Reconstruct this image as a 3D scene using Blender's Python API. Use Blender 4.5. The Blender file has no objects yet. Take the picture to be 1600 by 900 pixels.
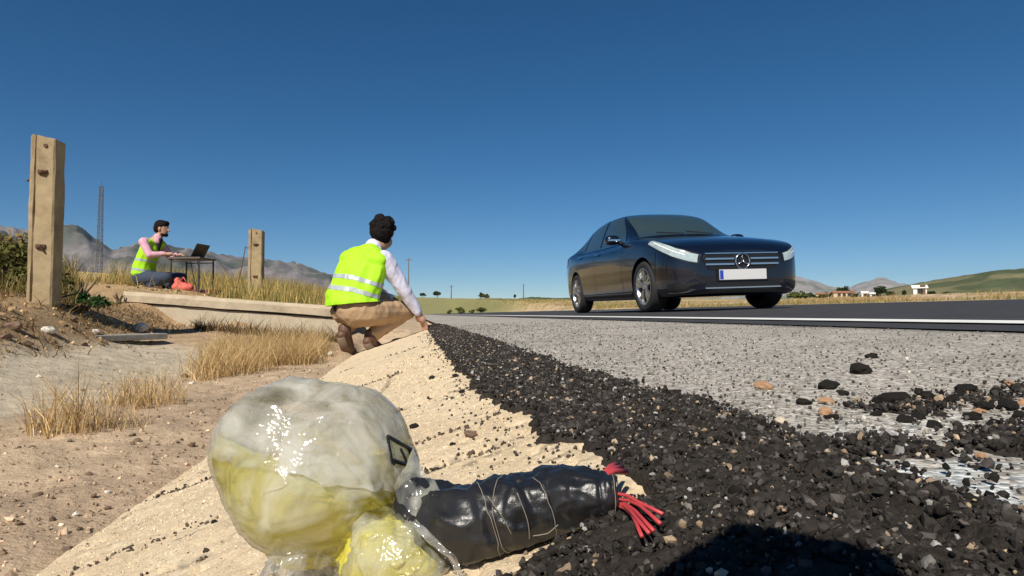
import bpy, bmesh, math, random
import numpy as np
from mathutils import Vector, Matrix
from mathutils.bvhtree import BVHTree
R = math.radians
random.seed(7)
RNG = np.random.default_rng(7)
SC = bpy.context.scene
COL = SC.collection

# ------------------------------------------------------------------ camera, sky, sun, exposure
F = 1000.0                       # focal length in pixels of the 1600 px wide photograph
YAW = R(8.8); PITCH = R(2.35)
cam_d = bpy.data.cameras.new('camera'); cam = bpy.data.objects.new('camera', cam_d); COL.objects.link(cam)
cam_d.sensor_width = 36; cam_d.lens = 36 * F / 1600; cam_d.clip_start = 0.01; cam_d.clip_end = 20000
cam.location = (0, 0, 0); cam.rotation_euler = (R(90) + PITCH, 0, -YAW)
SC.camera = cam

SUN_EL = R(43); SUN_AZ = R(28)   # azimuth the light travels towards, clockwise from +Y
w = bpy.data.worlds.new('World'); SC.world = w; w.use_nodes = True
nt = w.node_tree; nt.nodes.clear()
sky = nt.nodes.new('ShaderNodeTexSky'); sky.sky_type = 'NISHITA'; sky.sun_disc = False
sky.sun_elevation = SUN_EL; sky.sun_rotation = SUN_AZ + math.pi
sky.altitude = 2600; sky.air_density = 1.0; sky.dust_density = 0.1; sky.ozone_density = 3.5
bg = nt.nodes.new('ShaderNodeBackground'); bg.inputs[1].default_value = 0.063
wo = nt.nodes.new('ShaderNodeOutputWorld')
hs = nt.nodes.new('ShaderNodeHueSaturation'); hs.inputs['Saturation'].default_value = 1.27; hs.inputs['Hue'].default_value = .497; nt.links.new(sky.outputs[0], hs.inputs['Color']); nt.links.new(hs.outputs[0], bg.inputs[0]); nt.links.new(bg.outputs[0], wo.inputs[0])
sd = bpy.data.lights.new('sun', 'SUN'); sd.energy = 5.0; sd.angle = R(0.53); sd.color = (1.0, 0.93, 0.82)
sun = bpy.data.objects.new('sun', sd); COL.objects.link(sun)
sun.rotation_euler = Vector((math.sin(SUN_AZ) * math.cos(SUN_EL), math.cos(SUN_AZ) * math.cos(SUN_EL), -math.sin(SUN_EL))).to_track_quat('-Z', 'Y').to_euler()
sun.location = (-5, -8, 9)
vs = SC.view_settings; vs.view_transform = 'Standard'; vs.look = 'None'; vs.exposure = 0.22; vs.gamma = 1.0; vs.use_curve_mapping = False
SC.cycles.max_bounces = 8; SC.cycles.transparent_max_bounces = 12; SC.cycles.volume_bounces = 0

# ------------------------------------------------------------------ helpers
FW0 = np.array([math.sin(YAW), math.cos(YAW), 0]); RT = np.array([math.cos(YAW), -math.sin(YAW), 0]); ZZ = np.array([0, 0, 1.0])
FW = math.cos(PITCH) * FW0 + math.sin(PITCH) * ZZ; UP = -math.sin(PITCH) * FW0 + math.cos(PITCH) * ZZ
def P(px, py, d):                # a point of the place from its bearing and its distance
    return d * (FW + (px - 800) / F * RT + (450 - py) / F * UP)
def bearing(px):                 # horizontal unit direction
    v = P(px, 491, 1.0); v = np.array([v[0], v[1]]); return v / np.linalg.norm(v)

def _h(ix, iy, iz, s):
    n = (ix.astype(np.int64) * 374761393 + iy.astype(np.int64) * 668265263 + iz.astype(np.int64) * 2147483647 + s * 974634777) & 0xFFFFFFFF
    n = ((n ^ (n >> 13)) * 1274126177) & 0xFFFFFFFF
    n = ((n ^ (n >> 16)) * 2246822519) & 0xFFFFFFFF
    return ((n ^ (n >> 15)) & 0xFFFFFF) / float(0xFFFFFF)
def vn(x, y, z=0.0, s=0):        # value noise -1..1
    x, y, z = np.broadcast_arrays(np.asarray(x, float), np.asarray(y, float), np.asarray(z, float))
    fx, fy, fz = np.floor(x), np.floor(y), np.floor(z)
    ux, uy, uz = x - fx, y - fy, z - fz
    ux = ux * ux * (3 - 2 * ux); uy = uy * uy * (3 - 2 * uy); uz = uz * uz * (3 - 2 * uz)
    r = 0
    for a in (0, 1):
        for b in (0, 1):
            for c in (0, 1):
                r = r + _h(fx + a, fy + b, fz + c, s) * (ux if a else 1 - ux) * (uy if b else 1 - uy) * (uz if c else 1 - uz)
    return r * 2 - 1
def fbm(x, y, z=0.0, o=4, s=0):
    r = 0; a = .5; k = 1.0
    for i in range(o):
        r = r + a * vn(np.asarray(x) * k, np.asarray(y) * k, np.asarray(z) * k, s + i); a *= .5; k *= 2.03
    return r
def sst(a, b, x):
    t = np.clip((np.asarray(x, float) - a) / (b - a), 0, 1); return t * t * (3 - 2 * t)

def tag(o, label, cat, group=None, kind=None):
    if label: o['label'] = label
    if cat: o['category'] = cat
    if group: o['group'] = group
    if kind: o['kind'] = kind
    return o
def empty(name, loc, label=None, cat=None, group=None):
    o = bpy.data.objects.new(name, None); COL.objects.link(o); o.location = [float(q) for q in loc]; o.empty_display_size = .1
    if label: tag(o, label, cat, group)
    return o
def mesh_data(name, V, Fc, smooth=False):
    me = bpy.data.meshes.new(name)
    V = np.asarray(V, np.float32)
    if isinstance(Fc, np.ndarray):
        n, k = Fc.shape
        me.vertices.add(len(V)); me.vertices.foreach_set('co', V.ravel())
        me.loops.add(n * k); me.loops.foreach_set('vertex_index', Fc.astype(np.int32).ravel())
        me.polygons.add(n); me.polygons.foreach_set('loop_start', np.arange(0, n * k, k, dtype=np.int32))
        me.update(calc_edges=True); me.validate()
    else:
        me.from_pydata(V.tolist(), [], Fc); me.update()
    me.polygons.foreach_set('use_smooth', np.full(len(me.polygons), bool(smooth)))
    return me
def setcol(me, C, name='col'):
    C = np.asarray(C, np.float32)
    if C.shape[1] == 3: C = np.c_[C, np.ones(len(C), np.float32)]
    a = me.attributes.new(name, 'FLOAT_COLOR', 'POINT'); a.data.foreach_set('color', C.ravel())
def obj(name, V, Fc, mat, parent=None, smooth=False, col=None, world=True):
    """one mesh object; V in world coordinates unless the parent is posed (world=False)"""
    V = np.asarray(V, float)
    if parent is not None and world: V = V - np.array(parent.location)
    me = mesh_data(name, V, Fc, smooth)
    if col is not None: setcol(me, col)
    me.materials.append(mat)
    o = bpy.data.objects.new(name, me); COL.objects.link(o)
    if parent is not None: o.parent = parent
    return o
def struct(name, V, Fc, mat, smooth=False, col=None):
    o = obj(name, V, Fc, mat, None, smooth, col); o['kind'] = 'structure'; return o
def grid_faces(n, m, wrap=False):
    i, j = np.meshgrid(np.arange(n - 1), np.arange(m if wrap else m - 1), indexing='ij'); i = i.ravel(); j = j.ravel(); j2 = (j + 1) % m
    return np.c_[i * m + j, i * m + j2, (i + 1) * m + j2, (i + 1) * m + j]

class MB:                        # collects shapes of ONE part
    def __init__(s): s.V = []; s.F = []
    def add(s, V, Fc):
        o = len(s.V); s.V += [tuple(map(float, v)) for v in V]; s.F += [tuple(int(i) + o for i in f) for f in Fc]; return s
    def box(s, c, h, M=None, bev=0.0):
        c = np.array(c, float); h = np.array(h, float)
        bm = bmesh.new(); bmesh.ops.create_cube(bm, size=2.0)
        for v in bm.verts: v.co = Vector((v.co.x * h[0], v.co.y * h[1], v.co.z * h[2]))
        if bev > 0: bmesh.ops.bevel(bm, geom=bm.edges[:], offset=bev, segments=2, affect='EDGES', profile=.6)
        V = np.array([v.co[:] for v in bm.verts]); Fc = [[v.index for v in f.verts] for f in bm.faces]
        bm.verts.index_update(); Fc = [[v.index for v in f.verts] for f in bm.faces]; bm.free()
        if M is not None: V = V @ np.array(M).T
        return s.add(V + c, Fc)
    def tube(s, pts, rad, n=8, cap=True):
        pts = np.array(pts, float); k = len(pts); rad = np.broadcast_to(np.asarray(rad, float), (k,))
        t = np.gradient(pts, axis=0); t /= np.linalg.norm(t, axis=1)[:, None] + 1e-12
        u = np.cross(t[0], [0, 0, 1.0]);
        if np.linalg.norm(u) < 1e-3: u = np.cross(t[0], [1.0, 0, 0])
        u /= np.linalg.norm(u); V = []
        for i in range(k):
            u = u - t[i] * np.dot(u, t[i]); u /= np.linalg.norm(u) + 1e-12; v = np.cross(t[i], u)
            for a in np.arange(n) * 2 * math.pi / n: V.append(pts[i] + rad[i] * (u * math.cos(a) + v * math.sin(a)))
        Fc = grid_faces(k, n, True).tolist()
        if cap: Fc += [list(range(n))[::-1], list(range((k - 1) * n, k * n))]
        return s.add(V, Fc)
    def lathe(s, prof, n=32, axis=0, c=(0, 0, 0)):   # prof: (r, h) along axis
        V = []
        for (r, h) in prof:
            for a in np.arange(n) * 2 * math.pi / n:
                q = [r * math.cos(a), r * math.sin(a)]
                V.append({0: (h, q[0], q[1]), 1: (q[0], h, q[1]), 2: (q[0], q[1], h)}[axis])
        return s.add(np.array(V) + np.array(c), grid_faces(len(prof), n, True).tolist())
    def build(s, name, mat, parent=None, smooth=False, world=True): return obj(name, s.V, s.F, mat, parent, smooth, None, world)

# ------------------------------------------------------------------ materials
def M(name, col=(.5, .5, .5), rough=.8, var=.0, scale=10., bump=0., bscale=None, attr=False, spec=.5, metal=0., coat=0., detail=5., col2=None, bdist=.01, c2scale=None, c2lo=.45, c2hi=.6, vor=0.):
    m = bpy.data.materials.new(name); m.use_nodes = True; n = m.node_tree.nodes; L = m.node_tree.links
    b = n['Principled BSDF']; b.inputs['Roughness'].default_value = rough; b.inputs['Metallic'].default_value = metal
    b.inputs['Specular IOR Level'].default_value = spec; b.inputs['Coat Weight'].default_value = coat; b.inputs['Coat Roughness'].default_value = .04
    tc = n.new('ShaderNodeTexCoord'); src = tc.outputs['Object']
    if attr:
        a = n.new('ShaderNodeAttribute'); a.attribute_name = 'col'; c = a.outputs['Color']
    else:
        a = n.new('ShaderNodeRGB'); a.outputs[0].default_value = (*col, 1); c = a.outputs[0]
    if col2 is not None:
        nz = n.new('ShaderNodeTexNoise'); nz.inputs['Scale'].default_value = c2scale or scale; nz.inputs['Detail'].default_value = 6; nz.inputs['Roughness'].default_value = .65
        L.new(src, nz.inputs['Vector']); rp = n.new('ShaderNodeMapRange'); rp.inputs[1].default_value = c2lo; rp.inputs[2].default_value = c2hi
        L.new(nz.outputs['Fac'], rp.inputs[0]); mx = n.new('ShaderNodeMix'); mx.data_type = 'RGBA'
        L.new(rp.outputs[0], mx.inputs[0]); L.new(c, mx.inputs[6]); mx.inputs[7].default_value = (*col2, 1); c = mx.outputs[2]
    if var > 0:
        nz = n.new('ShaderNodeTexNoise'); nz.inputs['Scale'].default_value = scale; nz.inputs['Detail'].default_value = detail; nz.inputs['Roughness'].default_value = .65
        L.new(src, nz.inputs['Vector']); rp = n.new('ShaderNodeMapRange'); rp.inputs[1].default_value = .25; rp.inputs[2].default_value = .75; rp.inputs[3].default_value = 1 - var; rp.inputs[4].default_value = 1 + var
        L.new(nz.outputs['Fac'], rp.inputs[0]); mx = n.new('ShaderNodeMix'); mx.data_type = 'RGBA'; mx.blend_type = 'MULTIPLY'; mx.inputs[0].default_value = 1
        L.new(c, mx.inputs[6]); L.new(rp.outputs[0], mx.inputs[7]); c = mx.outputs[2]
    hsrc = None
    if vor > 0:                     # stone chips of differing tone
        vo = n.new('ShaderNodeTexVoronoi'); vo.inputs['Scale'].default_value = bscale or scale; L.new(src, vo.inputs['Vector'])
        rp = n.new('ShaderNodeMapRange'); rp.inputs[3].default_value = 1 - vor; rp.inputs[4].default_value = 1 + vor
        sp = n.new('ShaderNodeSeparateColor'); L.new(vo.outputs['Color'], sp.inputs[0]); L.new(sp.outputs[0], rp.inputs[0])
        mx = n.new('ShaderNodeMix'); mx.data_type = 'RGBA'; mx.blend_type = 'MULTIPLY'; mx.inputs[0].default_value = 1
        L.new(c, mx.inputs[6]); L.new(rp.outputs[0], mx.inputs[7]); c = mx.outputs[2]; hsrc = vo.outputs['Distance']
    L.new(c, b.inputs['Base Color'])
    if bump > 0:
        bp = n.new('ShaderNodeBump'); bp.inputs['Strength'].default_value = bump; bp.inputs['Distance'].default_value = bdist
        if hsrc is None:
            nz = n.new('ShaderNodeTexNoise'); nz.inputs['Scale'].default_value = bscale or scale; nz.inputs['Detail'].default_value = 6; nz.inputs['Roughness'].default_value = .7
            L.new(src, nz.inputs['Vector']); hsrc = nz.outputs['Fac']
        else: bp.invert = True
        L.new(hsrc, bp.inputs['Height']); L.new(bp.outputs[0], b.inputs['Normal'])
    return m

# ------------------------------------------------------------------ shape of the land
def road_z(X):
    X = np.asarray(X, float); return np.where(X > 1.45, .035 * (X - 2.4), -.03325 + .05 * (X - 1.45))
def berm_z(X): return np.interp(X, [-.46, -.40, .13, .3], [-.315, -.292, -.119, -.093])
def far_slope(X, Y):              # how steeply the far land climbs, by bearing
    a = np.degrees(np.arctan2(X, Y))
    return np.interp(a, [-180, -60, -29, -22, -12, -4, 3, 12, 33, 38, 45, 60, 180], [.05, .06, .058, .052, .04, .027, .024, .022, .022, .022, .026, .03, .03])
def G(X, Y):                      # the ground
    X = np.asarray(X, float); Y = np.asarray(Y, float); r = np.hypot(X, Y)
    A = np.interp(X, [-30, -12, -5, -3.2, -2.6, -2.2, -1.85, -1.35, -.46], [1.5, .75, .36, .17, .11, .03, -.20, -.305, -.325])
    foot = np.interp(X, [-4, -2.5, -2.2, -.6, -.3], [.2, .02, -.07, -.225, -.26])
    A = A + (np.maximum(foot, A) - A) * sst(4.3, 5.7, Y)
    B = np.interp(X, [-30, -12, -5, -2.4, -.8, -.3, .1], [1.6, .8, .45, .23, .045, -.12, -.16]) + .008 * np.clip(Y - 9, 0, 20)
    B = np.where(X > -.8, B, B)
    L_ = A + (B - A) * sst(5.82, 6.0, Y)
    bm = berm_z(X) - .03
    L_ = L_ + (bm - L_) * sst(-.50, -.40, X) * (1 - sst(5.3, 6.2, Y))
    S = road_z(X) - .035 - .03 * sst(.3, .1, X)
    N = L_ + (S - L_) * sst(-.05, .12, X)
    R_ = .165 + .30 * sst(8.6, 16, X) * (1 + .5 * vn(X * .2, Y * .12, 0, 5)) + .03 * sst(8.3, 9.0, X)
    N = N + (R_ - N) * sst(8.15, 8.7, X)
    onroad = sst(-.9, -.1, X) * (1 - sst(8.2, 9.5, X))
    amp = .012 * sst(-.42, -.55, X) + .02 * sst(8.4, 9, X)
    N = N + amp * fbm(X * 7, Y * 7, 0, 4, 3) * 1.3 + .06 * sst(-1.9, -2.4, X) * fbm(X * 1.7, Y * 1.7, 0, 3, 9)
    # near-field relief of the ditch floor
    N = N + .006 * sst(-.42, -.55, X) * (r < 8) * fbm(X * 40, Y * 40, 0, 3, 21)
    fz = far_slope(X, Y) * np.minimum(r, 420)
    k = sst(14, 70, r) * (1 - onroad) + onroad * sst(95, 170, Y)
    Z = N + (fz - N) * np.clip(k, 0, 1)
    return Z + sst(40, 150, r) * .5 * fbm(X * .03, Y * .03, 0, 3, 30)
def gz(x, y): return float(G(np.array([x]), np.array([y]))[0])
def hit(px, py, zf=None, d0=.15, d1=60):   # where a sight line meets the ground
    d = np.geomspace(d0, d1, 3000); p = P(px, py, 1.0)[None] * d[:, None]
    z = (zf(p[:, 0]) if zf else G(p[:, 0], p[:, 1])); i = np.argmax(p[:, 2] < z)
    return p[i]
def surf(x, y):                   # top surface near the camera (berm, shoulder, ground)
    if x > .24: return float(road_z(x))
    if x > -.42 and y < 5.2: return float(berm_z(x))
    return gz(x, y)

# ground sheet: a fan that gets coarser with distance
ang = np.radians(np.r_[np.linspace(-180, -58, 40, endpoint=False), np.linspace(-58, 66, 430, endpoint=False), np.linspace(66, 180, 40, endpoint=False)])
rad = np.r_[0.0005, np.geomspace(.09, 7000, 340)]
rr, aa = np.meshgrid(rad, ang, indexing='ij'); X = rr * np.sin(aa); Y = rr * np.cos(aa); Z = G(X, Y)
Vg = np.c_[X.ravel(), Y.ravel(), Z.ravel()]
x, y = Vg[:, 0], Vg[:, 1]; r_ = np.hypot(x, y); bear = np.degrees(np.arctan2(x, y))
C = np.tile(np.array([.55, .41, .27]), (len(x), 1))
def mixc(C, col, k): return C + (np.array(col) - C) * np.clip(k, 0, 1)[:, None]
nz1 = fbm(x * 2.3, y * 2.3, 0, 4, 40); nz2 = fbm(x * 9, y * 9, 0, 4, 41); nz3 = fbm(x * .06, y * .06, 0, 4, 42)
C = mixc(C, (.43, .315, .21), sst(-.1, .35, nz1 + .5 * nz2) * .8)
apron = sst(-.95, -1.25, x + .25 * nz1) * sst(-2.0, -1.8, x + .1 * nz1) * sst(1.2, 2.0, y) * (1 - sst(4.7, 5.2, y + .3 * nz1))
C = mixc(C, (.52, .455, .34), apron * .8)
C = mixc(C, (.34, .23, .125), sst(-1.75, -1.95, x + .12 * nz2) * (1 - apron))
C = mixc(C, (.40, .27, .15), sst(4.6, 5.0, y) * sst(-.4, -.6, x) * (1 - sst(5.9, 6.2, y)) * .7)
C = mixc(C, (.42, .31, .15), sst(5.9, 6.3, y) * sst(0, -.5, x))
C = mixc(C, (.30, .26, .11), sst(8.2, 9.0, x) * sst(-.2, .3, nz2 + nz1))
C = mixc(C, (.45, .27, .14), sst(8.6, 10, x) * sst(-.25, .2, fbm(x * .5, y * .25, 0, 3, 44)) * .9)
far = sst(30, 80, r_)
C = mixc(C, (.50, .37, .17), far); C = mixc(C, (.28, .25, .10), far * sst(.02, .22, nz3) * sst(25, 12, bear) * sst(-12, -2, bear))
C = mixc(C, (.25, .235, .10), sst(40, 70, r_) * (1 - sst(150, 210, r_)) * sst(-8, -1, bear) * (1 - sst(8, 14, bear)))
C = mixc(C, (.11, .15, .05), far * sst(14, 20, bear) * sst(.0, .25, nz3 + .15))
C = mixc(C, (.46, .29, .15), far * sst(31, 35, bear) * sst(.1, -.1, nz3))
fc = grid_faces(len(rad), len(ang), True)
m_ground = M('soil', attr=True, rough=.95, var=.35, scale=14, bump=.9, bscale=55, bdist=.012, spec=.2, detail=8)
struct('ground', Vg, fc, m_ground, True, C)

# ------------------------------------------------------------------ road, shoulder, line
def strip(xs, ys, zf):
    XX, YY = np.meshgrid(xs, ys, indexing='ij'); return np.c_[XX.ravel(), YY.ravel(), zf(XX.ravel(), YY.ravel())], grid_faces(len(xs), len(ys))[:, ::-1]
ys_far = np.r_[-12, np.linspace(-2, 0, 10), np.geomspace(.05, 175, 240)]
m_road = M('new_asphalt', (.045, .043, .044), .82, var=.3, scale=3, bump=.5, bscale=220, bdist=.004, spec=.35, vor=.25)
V, f = strip(np.r_[np.linspace(1.30, 1.45, 4), np.linspace(1.5, 8.2, 24)], ys_far, lambda X, Y: road_z(X) + .004)
struct('road', V, f, m_road, True)
m_paint = M('road_paint', (.80, .79, .74), .6, var=.10, scale=9, col2=(.42, .40, .37), c2scale=35, c2lo=.60, c2hi=.72, bump=.3, bscale=150, bdist=.002)
V, f = strip(np.linspace(1.50, 1.66, 4), ys_far, lambda X, Y: road_z(X) + .009)
struct('road_edge_line', V, f, m_paint, True)
V, f = strip(np.linspace(7.75, 7.9, 3), ys_far, lambda X, Y: road_z(X) + .009)
struct('road_edge_line', V, f, m_paint, True)
for k in range(9):                # dashes down the middle
    y0 = 9.6 + k * 14.0 
    V, f = strip(np.linspace(4.85, 4.97, 2), np.linspace(y0 + 4, y0 + 9, 8), lambda X, Y: road_z(X) + .009)
    struct('road_centre_dash', V, f, m_paint, True)

xs = np.r_[np.linspace(.235, .8, 140), np.linspace(.81, 1.36, 40)]; ys = np.r_[np.linspace(-1.5, .1, 12), np.geomspace(.12, 6, 330), np.geomspace(6.3, 175, 60)]
V, f = strip(xs, ys, lambda X, Y: road_z(X) + .0012 * fbm(X * 60, Y * 60, 0, 3, 50) * (Y < 6) - .004 * sst(1.3, 1.36, X))
x, y = V[:, 0], V[:, 1]
n1 = fbm(x * 5, y * 5, 0, 4, 51); n2 = fbm(x * 38, y * 38, 0, 4, 52)
C = np.tile(np.array([.37, .34, .295]), (len(x), 1)); C = mixc(C, (.25, .23, .20), sst(-.1, .4, n1) * .5)
C = mixc(C, (.06, .057, .055), sst(1.22, 1.33, x + .03 * n1) * .8)
# worn patches of pale paint and lime on the broken edge
def seg_d(x, y, a, b):
    a = np.array(a[:2]); b = np.array(b[:2]); t = np.clip(((x - a[0]) * (b - a)[0] + (y - a[1]) * (b - a)[1]) / np.dot(b - a, b - a), 0, 1)
    return np.hypot(x - a[0] - t * (b - a)[0], y - a[1] - t * (b - a)[1])
n3 = fbm(x * 100, y * 100, 0, 3, 59)
pa, pb, pc = hit(1300, 688, road_z), hit(1500, 655, road_z), hit(1535, 765, road_z)
dpaint = seg_d(x, y, pa, pb); C = mixc(C, (.80, .80, .78), sst(.042, .008, dpaint + .03 * n2) * sst(-.2, .05, n3))
dpat = np.hypot((x - pc[0]) / 1.3, y - pc[1]); C = mixc(C, (.46, .48, .47), sst(.11, .04, dpat + .05 * n2) * sst(-.08, .12, n3))
C = mixc(C, (.33, .31, .27), sst(.10, .03, dpaint + .04 * n2) * .7)
m_sh = M('old_asphalt', attr=True, rough=.9, var=.28, scale=60, bump=.55, bscale=240, bdist=.003, spec=.3, vor=.55)
struct('road_shoulder', V, f, m_sh, True, C)

# ------------------------------------------------------------------ sandy cement berm
def joint_mask(X, Y):
    j = 0
    for yj in (.40, .66, 1.16, 1.95, 3.1): j = np.maximum(j, np.exp(-((Y - yj - .05 * X - .018 * vn(X * 13, yj * 7, 0, 61) - .006 * vn(X * 60, yj, 0, 62)) / (.009 + .006 * Y)) ** 2) * sst(-.45, .15, vn(X * 9, yj * 3, 0, 63)))
    lx = -.075 - .03 * vn(Y * 2.2, 0, 0, 64); j = np.maximum(j, np.exp(-((X - lx) / .007) ** 2) * sst(.8, 1.0, Y) * (1 - sst(1.9, 2.3, Y)))
    return j
def berm_top(X, Y):
    edge = sst(-.475, -.435, X + .012 * vn(Y * 9, 0, 0, 65))
    z = berm_z(X) + .004 * fbm(X * 14, Y * 14, 0, 3, 66) + .0022 * fbm(X * 120, Y * 120, 0, 3, 67) - .008 * joint_mask(X, Y)
    pit = vn(X * 55, Y * 55, 0, 68); z = z - .004 * sst(.62, .8, pit)
    return z - .03 * (1 - edge)
xs = np.linspace(-.49, .26, 250); ys = np.r_[np.linspace(-.5, .15, 12), np.geomspace(.16, 5.3, 540)]
V, f = strip(xs, ys, berm_top); x, y = V[:, 0], V[:, 1]
C = np.tile(np.array([.66, .53, .355]), (len(x), 1)); n1 = fbm(x * 8, y * 8, 0, 4, 70); n2 = fbm(x * 90, y * 90, 0, 3, 71)
C = mixc(C, (.60, .465, .30), sst(.0, .4, n1) * .6); C = mixc(C, (.80, .67, .48), sst(.1, .5, n2) * .6)
C = mixc(C, (.11, .095, .08), joint_mask(x, y) * sst(-.12, .22, n2 + .12 * n1) * .85)
streak = vn(x * 16, y * 130 - x * 20, 0, 72) ; C = mixc(C, (.16, .125, .095), sst(.66, .82, streak + .5 * n2) * sst(.1, .5, vn(x * 9, y * 9, 0, 73)) * .8)
m_berm = M('cemented_sand', attr=True, rough=.95, var=.24, scale=200, bump=.7, bscale=300, bdist=.004, spec=.15, detail=8)
struct('berm', V, f, m_berm, True, C)

# ------------------------------------------------------------------ broken asphalt crumbs along the edge
def zr(X): return np.interp(X, [-.1, .0, .12, .28, 5], [-.188, -.156, -.117, -.0915, road_z(5)])
ea = sorted([tuple(hit(px, py, zr)[:2]) for px, py in [(745, 930), (800, 895), (870, 852), (930, 818), (985, 785), (1000, 765), (955, 728), (905, 692), (842, 694), (826, 652), (790, 632), (748, 612), (735, 590), (712, 572), (700, 556), (682, 532), (668, 514)]], key=lambda q: q[1])
EAx = np.r_[ea[0][0] - .02, [q[0] for q in ea], .09]; EAy = np.r_[0, [q[1] for q in ea], 8]
eb = sorted([tuple(hit(px, py, road_z)[:2]) for px, py in [(1230, 680), (1150, 655), (1000, 612), (900, 580), (850, 565), (760, 532), (720, 518)]], key=lambda q: q[1])
EBx = np.r_[eb[0][0] + .03, [q[0] for q in eb], .25]; EBy = np.r_[0, [q[1] for q in eb], 8]
def xa(Y): return np.interp(Y, EAy, EAx) + .010 * vn(Y * 30, 0, 0, 80) + .006 * vn(Y * 90, 0, 0, 81)
def xb(Y): return np.interp(Y, EBy, EBx) + .014 * vn(Y * 16, 0, 0, 82)
_yl = sorted([tuple(hit(a_, b_, road_z)[:2]) for a_, b_ in [(1180, 672), (1300, 697), (1450, 690), (1600, 664)]])
YLX = [q[0] for q in _yl] + [1.2]; YLY = [q[1] for q in _yl] + [_yl[-1][1] + .1]
RG0, RG1 = hit(1390, 640, road_z), hit(1640, 612, road_z)
def rubble_mask(X, Y):            # 0..1 thickness of the crumb layer
    inn = sst(0, .012, X - xa(Y)); a = inn * sst(.03, -.02, X - xb(Y))
    yl = np.interp(X, YLX, YLY) + .022 * vn(X * 20, Y * 20, 0, 83)
    b = inn * sst(.02, -.02, Y - yl) * sst(.12, .3, X)
    rd = sst(.05, .0, seg_d(X, Y, RG0, RG1) + .03 * vn(X * 30, Y * 30, 0, 86)) * .42; b = np.maximum(b, rd)
    hole = sst(.095, .05, np.hypot((X - pc[0]) / 1.3, Y - pc[1]) + .035 * vn(X * 40, Y * 40, 0, 84))
    return np.maximum(a, b) * (1 - .93 * hole * sst(.25, .29, X))
xs = np.linspace(-.03, 1.0, 380); ys = np.geomspace(.12, 6.5, 620)
V, f = strip(xs, ys, lambda X, Y: zr(X)); x, y = V[:, 0], V[:, 1]; mk = rubble_mask(x, y)
base = np.maximum(np.where(x < .26, berm_z(x), -9), np.where(x > .235, road_z(x), -9))
lum = fbm(x * 110, y * 110, 0, 3, 85)
V[:, 2] = np.where(mk > .02, np.maximum(base - .002, zr(x) - .002) + .006 * mk + .005 * lum * mk, base - .025)
keep = (mk > .02)[f].any(axis=1); f = f[keep]; used = np.unique(f); rm = -np.ones(len(V), int); rm[used] = np.arange(len(used)); V = V[used]; f = rm[f]
m_rub = M('asphalt_crumb_bed', (.045, .038, .032), .95, var=.6, scale=160, bump=.9, bscale=330, bdist=.004, spec=.1)
o = obj('asphalt_crumb_bed', V, f, m_rub, None, True); o['kind'] = 'structure'

bm = bmesh.new(); bmesh.ops.create_icosphere(bm, subdivisions=1, radius=1); ICO = np.array([v.co[:] for v in bm.verts]); ICOF = np.array([[v.index for v in q.verts] for q in bm.faces]); bm.free()
def rotmats(n):
    q = RNG.normal(size=(n, 4)); q /= np.linalg.norm(q, axis=1)[:, None]; a, b, c, d = q.T
    return np.stack([np.stack([1 - 2 * (c * c + d * d), 2 * (b * c - a * d), 2 * (b * d + a * c)], -1), np.stack([2 * (b * c + a * d), 1 - 2 * (b * b + d * d), 2 * (c * d - a * b)], -1), np.stack([2 * (b * d - a * c), 2 * (c * d + a * b), 1 - 2 * (b * b + c * c)], -1)], 1)
def grains(pos, size, cols):
    n = len(pos); V = ICO[None] * RNG.uniform(.5, 1.35, (n, 12, 1)); V = V * (size[:, None, None] * RNG.uniform(.6, 1.15, (n, 1, 3)))
    V = np.einsum('nij,nkj->nki', rotmats(n), V) + pos[:, None]
    f = (ICOF[None] + 12 * np.arange(n)[:, None, None]).reshape(-1, 3); return V.reshape(-1, 3), f, np.repeat(cols, 12, axis=0)
def surf_v(x, y): return np.maximum(np.where(x < .26, berm_z(x), -9), np.where(x > .235, road_z(x), -9))
n = 340000; yy = np.exp(RNG.uniform(math.log(.14), math.log(5.6), n)); xx = RNG.uniform(-.03, .95, n)
wgt = rubble_mask(xx, yy) * np.clip(yy / .8, .25, 1)   # even density over the surface
k = RNG.random(n) < wgt; xx, yy = xx[k], yy[k]
sz = .0014 * np.exp(RNG.normal(0, .5, len(xx))) * np.clip(.85 + yy * .5, .9, 1.9); sz = np.clip(sz, .0009, .0048)
zz = np.maximum(surf_v(xx, yy), zr(xx)) + .003 + .003 * RNG.random(len(xx))
g = RNG.random(len(xx)); cols = np.where((g < .93)[:, None], np.array([.038, .0335, .030])[None] * np.exp(RNG.normal(-.1, .55, len(xx)))[:, None], np.where((g < .97)[:, None], np.array([.36, .27, .18])[None], np.array([.30, .29, .27])[None]) * RNG.uniform(.5, 1.4, len(xx))[:, None])
m_crumb = M('asphalt_crumb', attr=True, rough=.95, var=.3, scale=300, spec=.12, bump=.4, bscale=700, bdist=.001)
V, f, c = grains(np.c_[xx, yy, zz], sz, cols)
tag(obj('asphalt_crumbs', V, f, m_crumb, None, False, c), 'black crumbled asphalt heaped along the broken road edge', 'rubble', kind='stuff')
NCR = len(xx)
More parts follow.
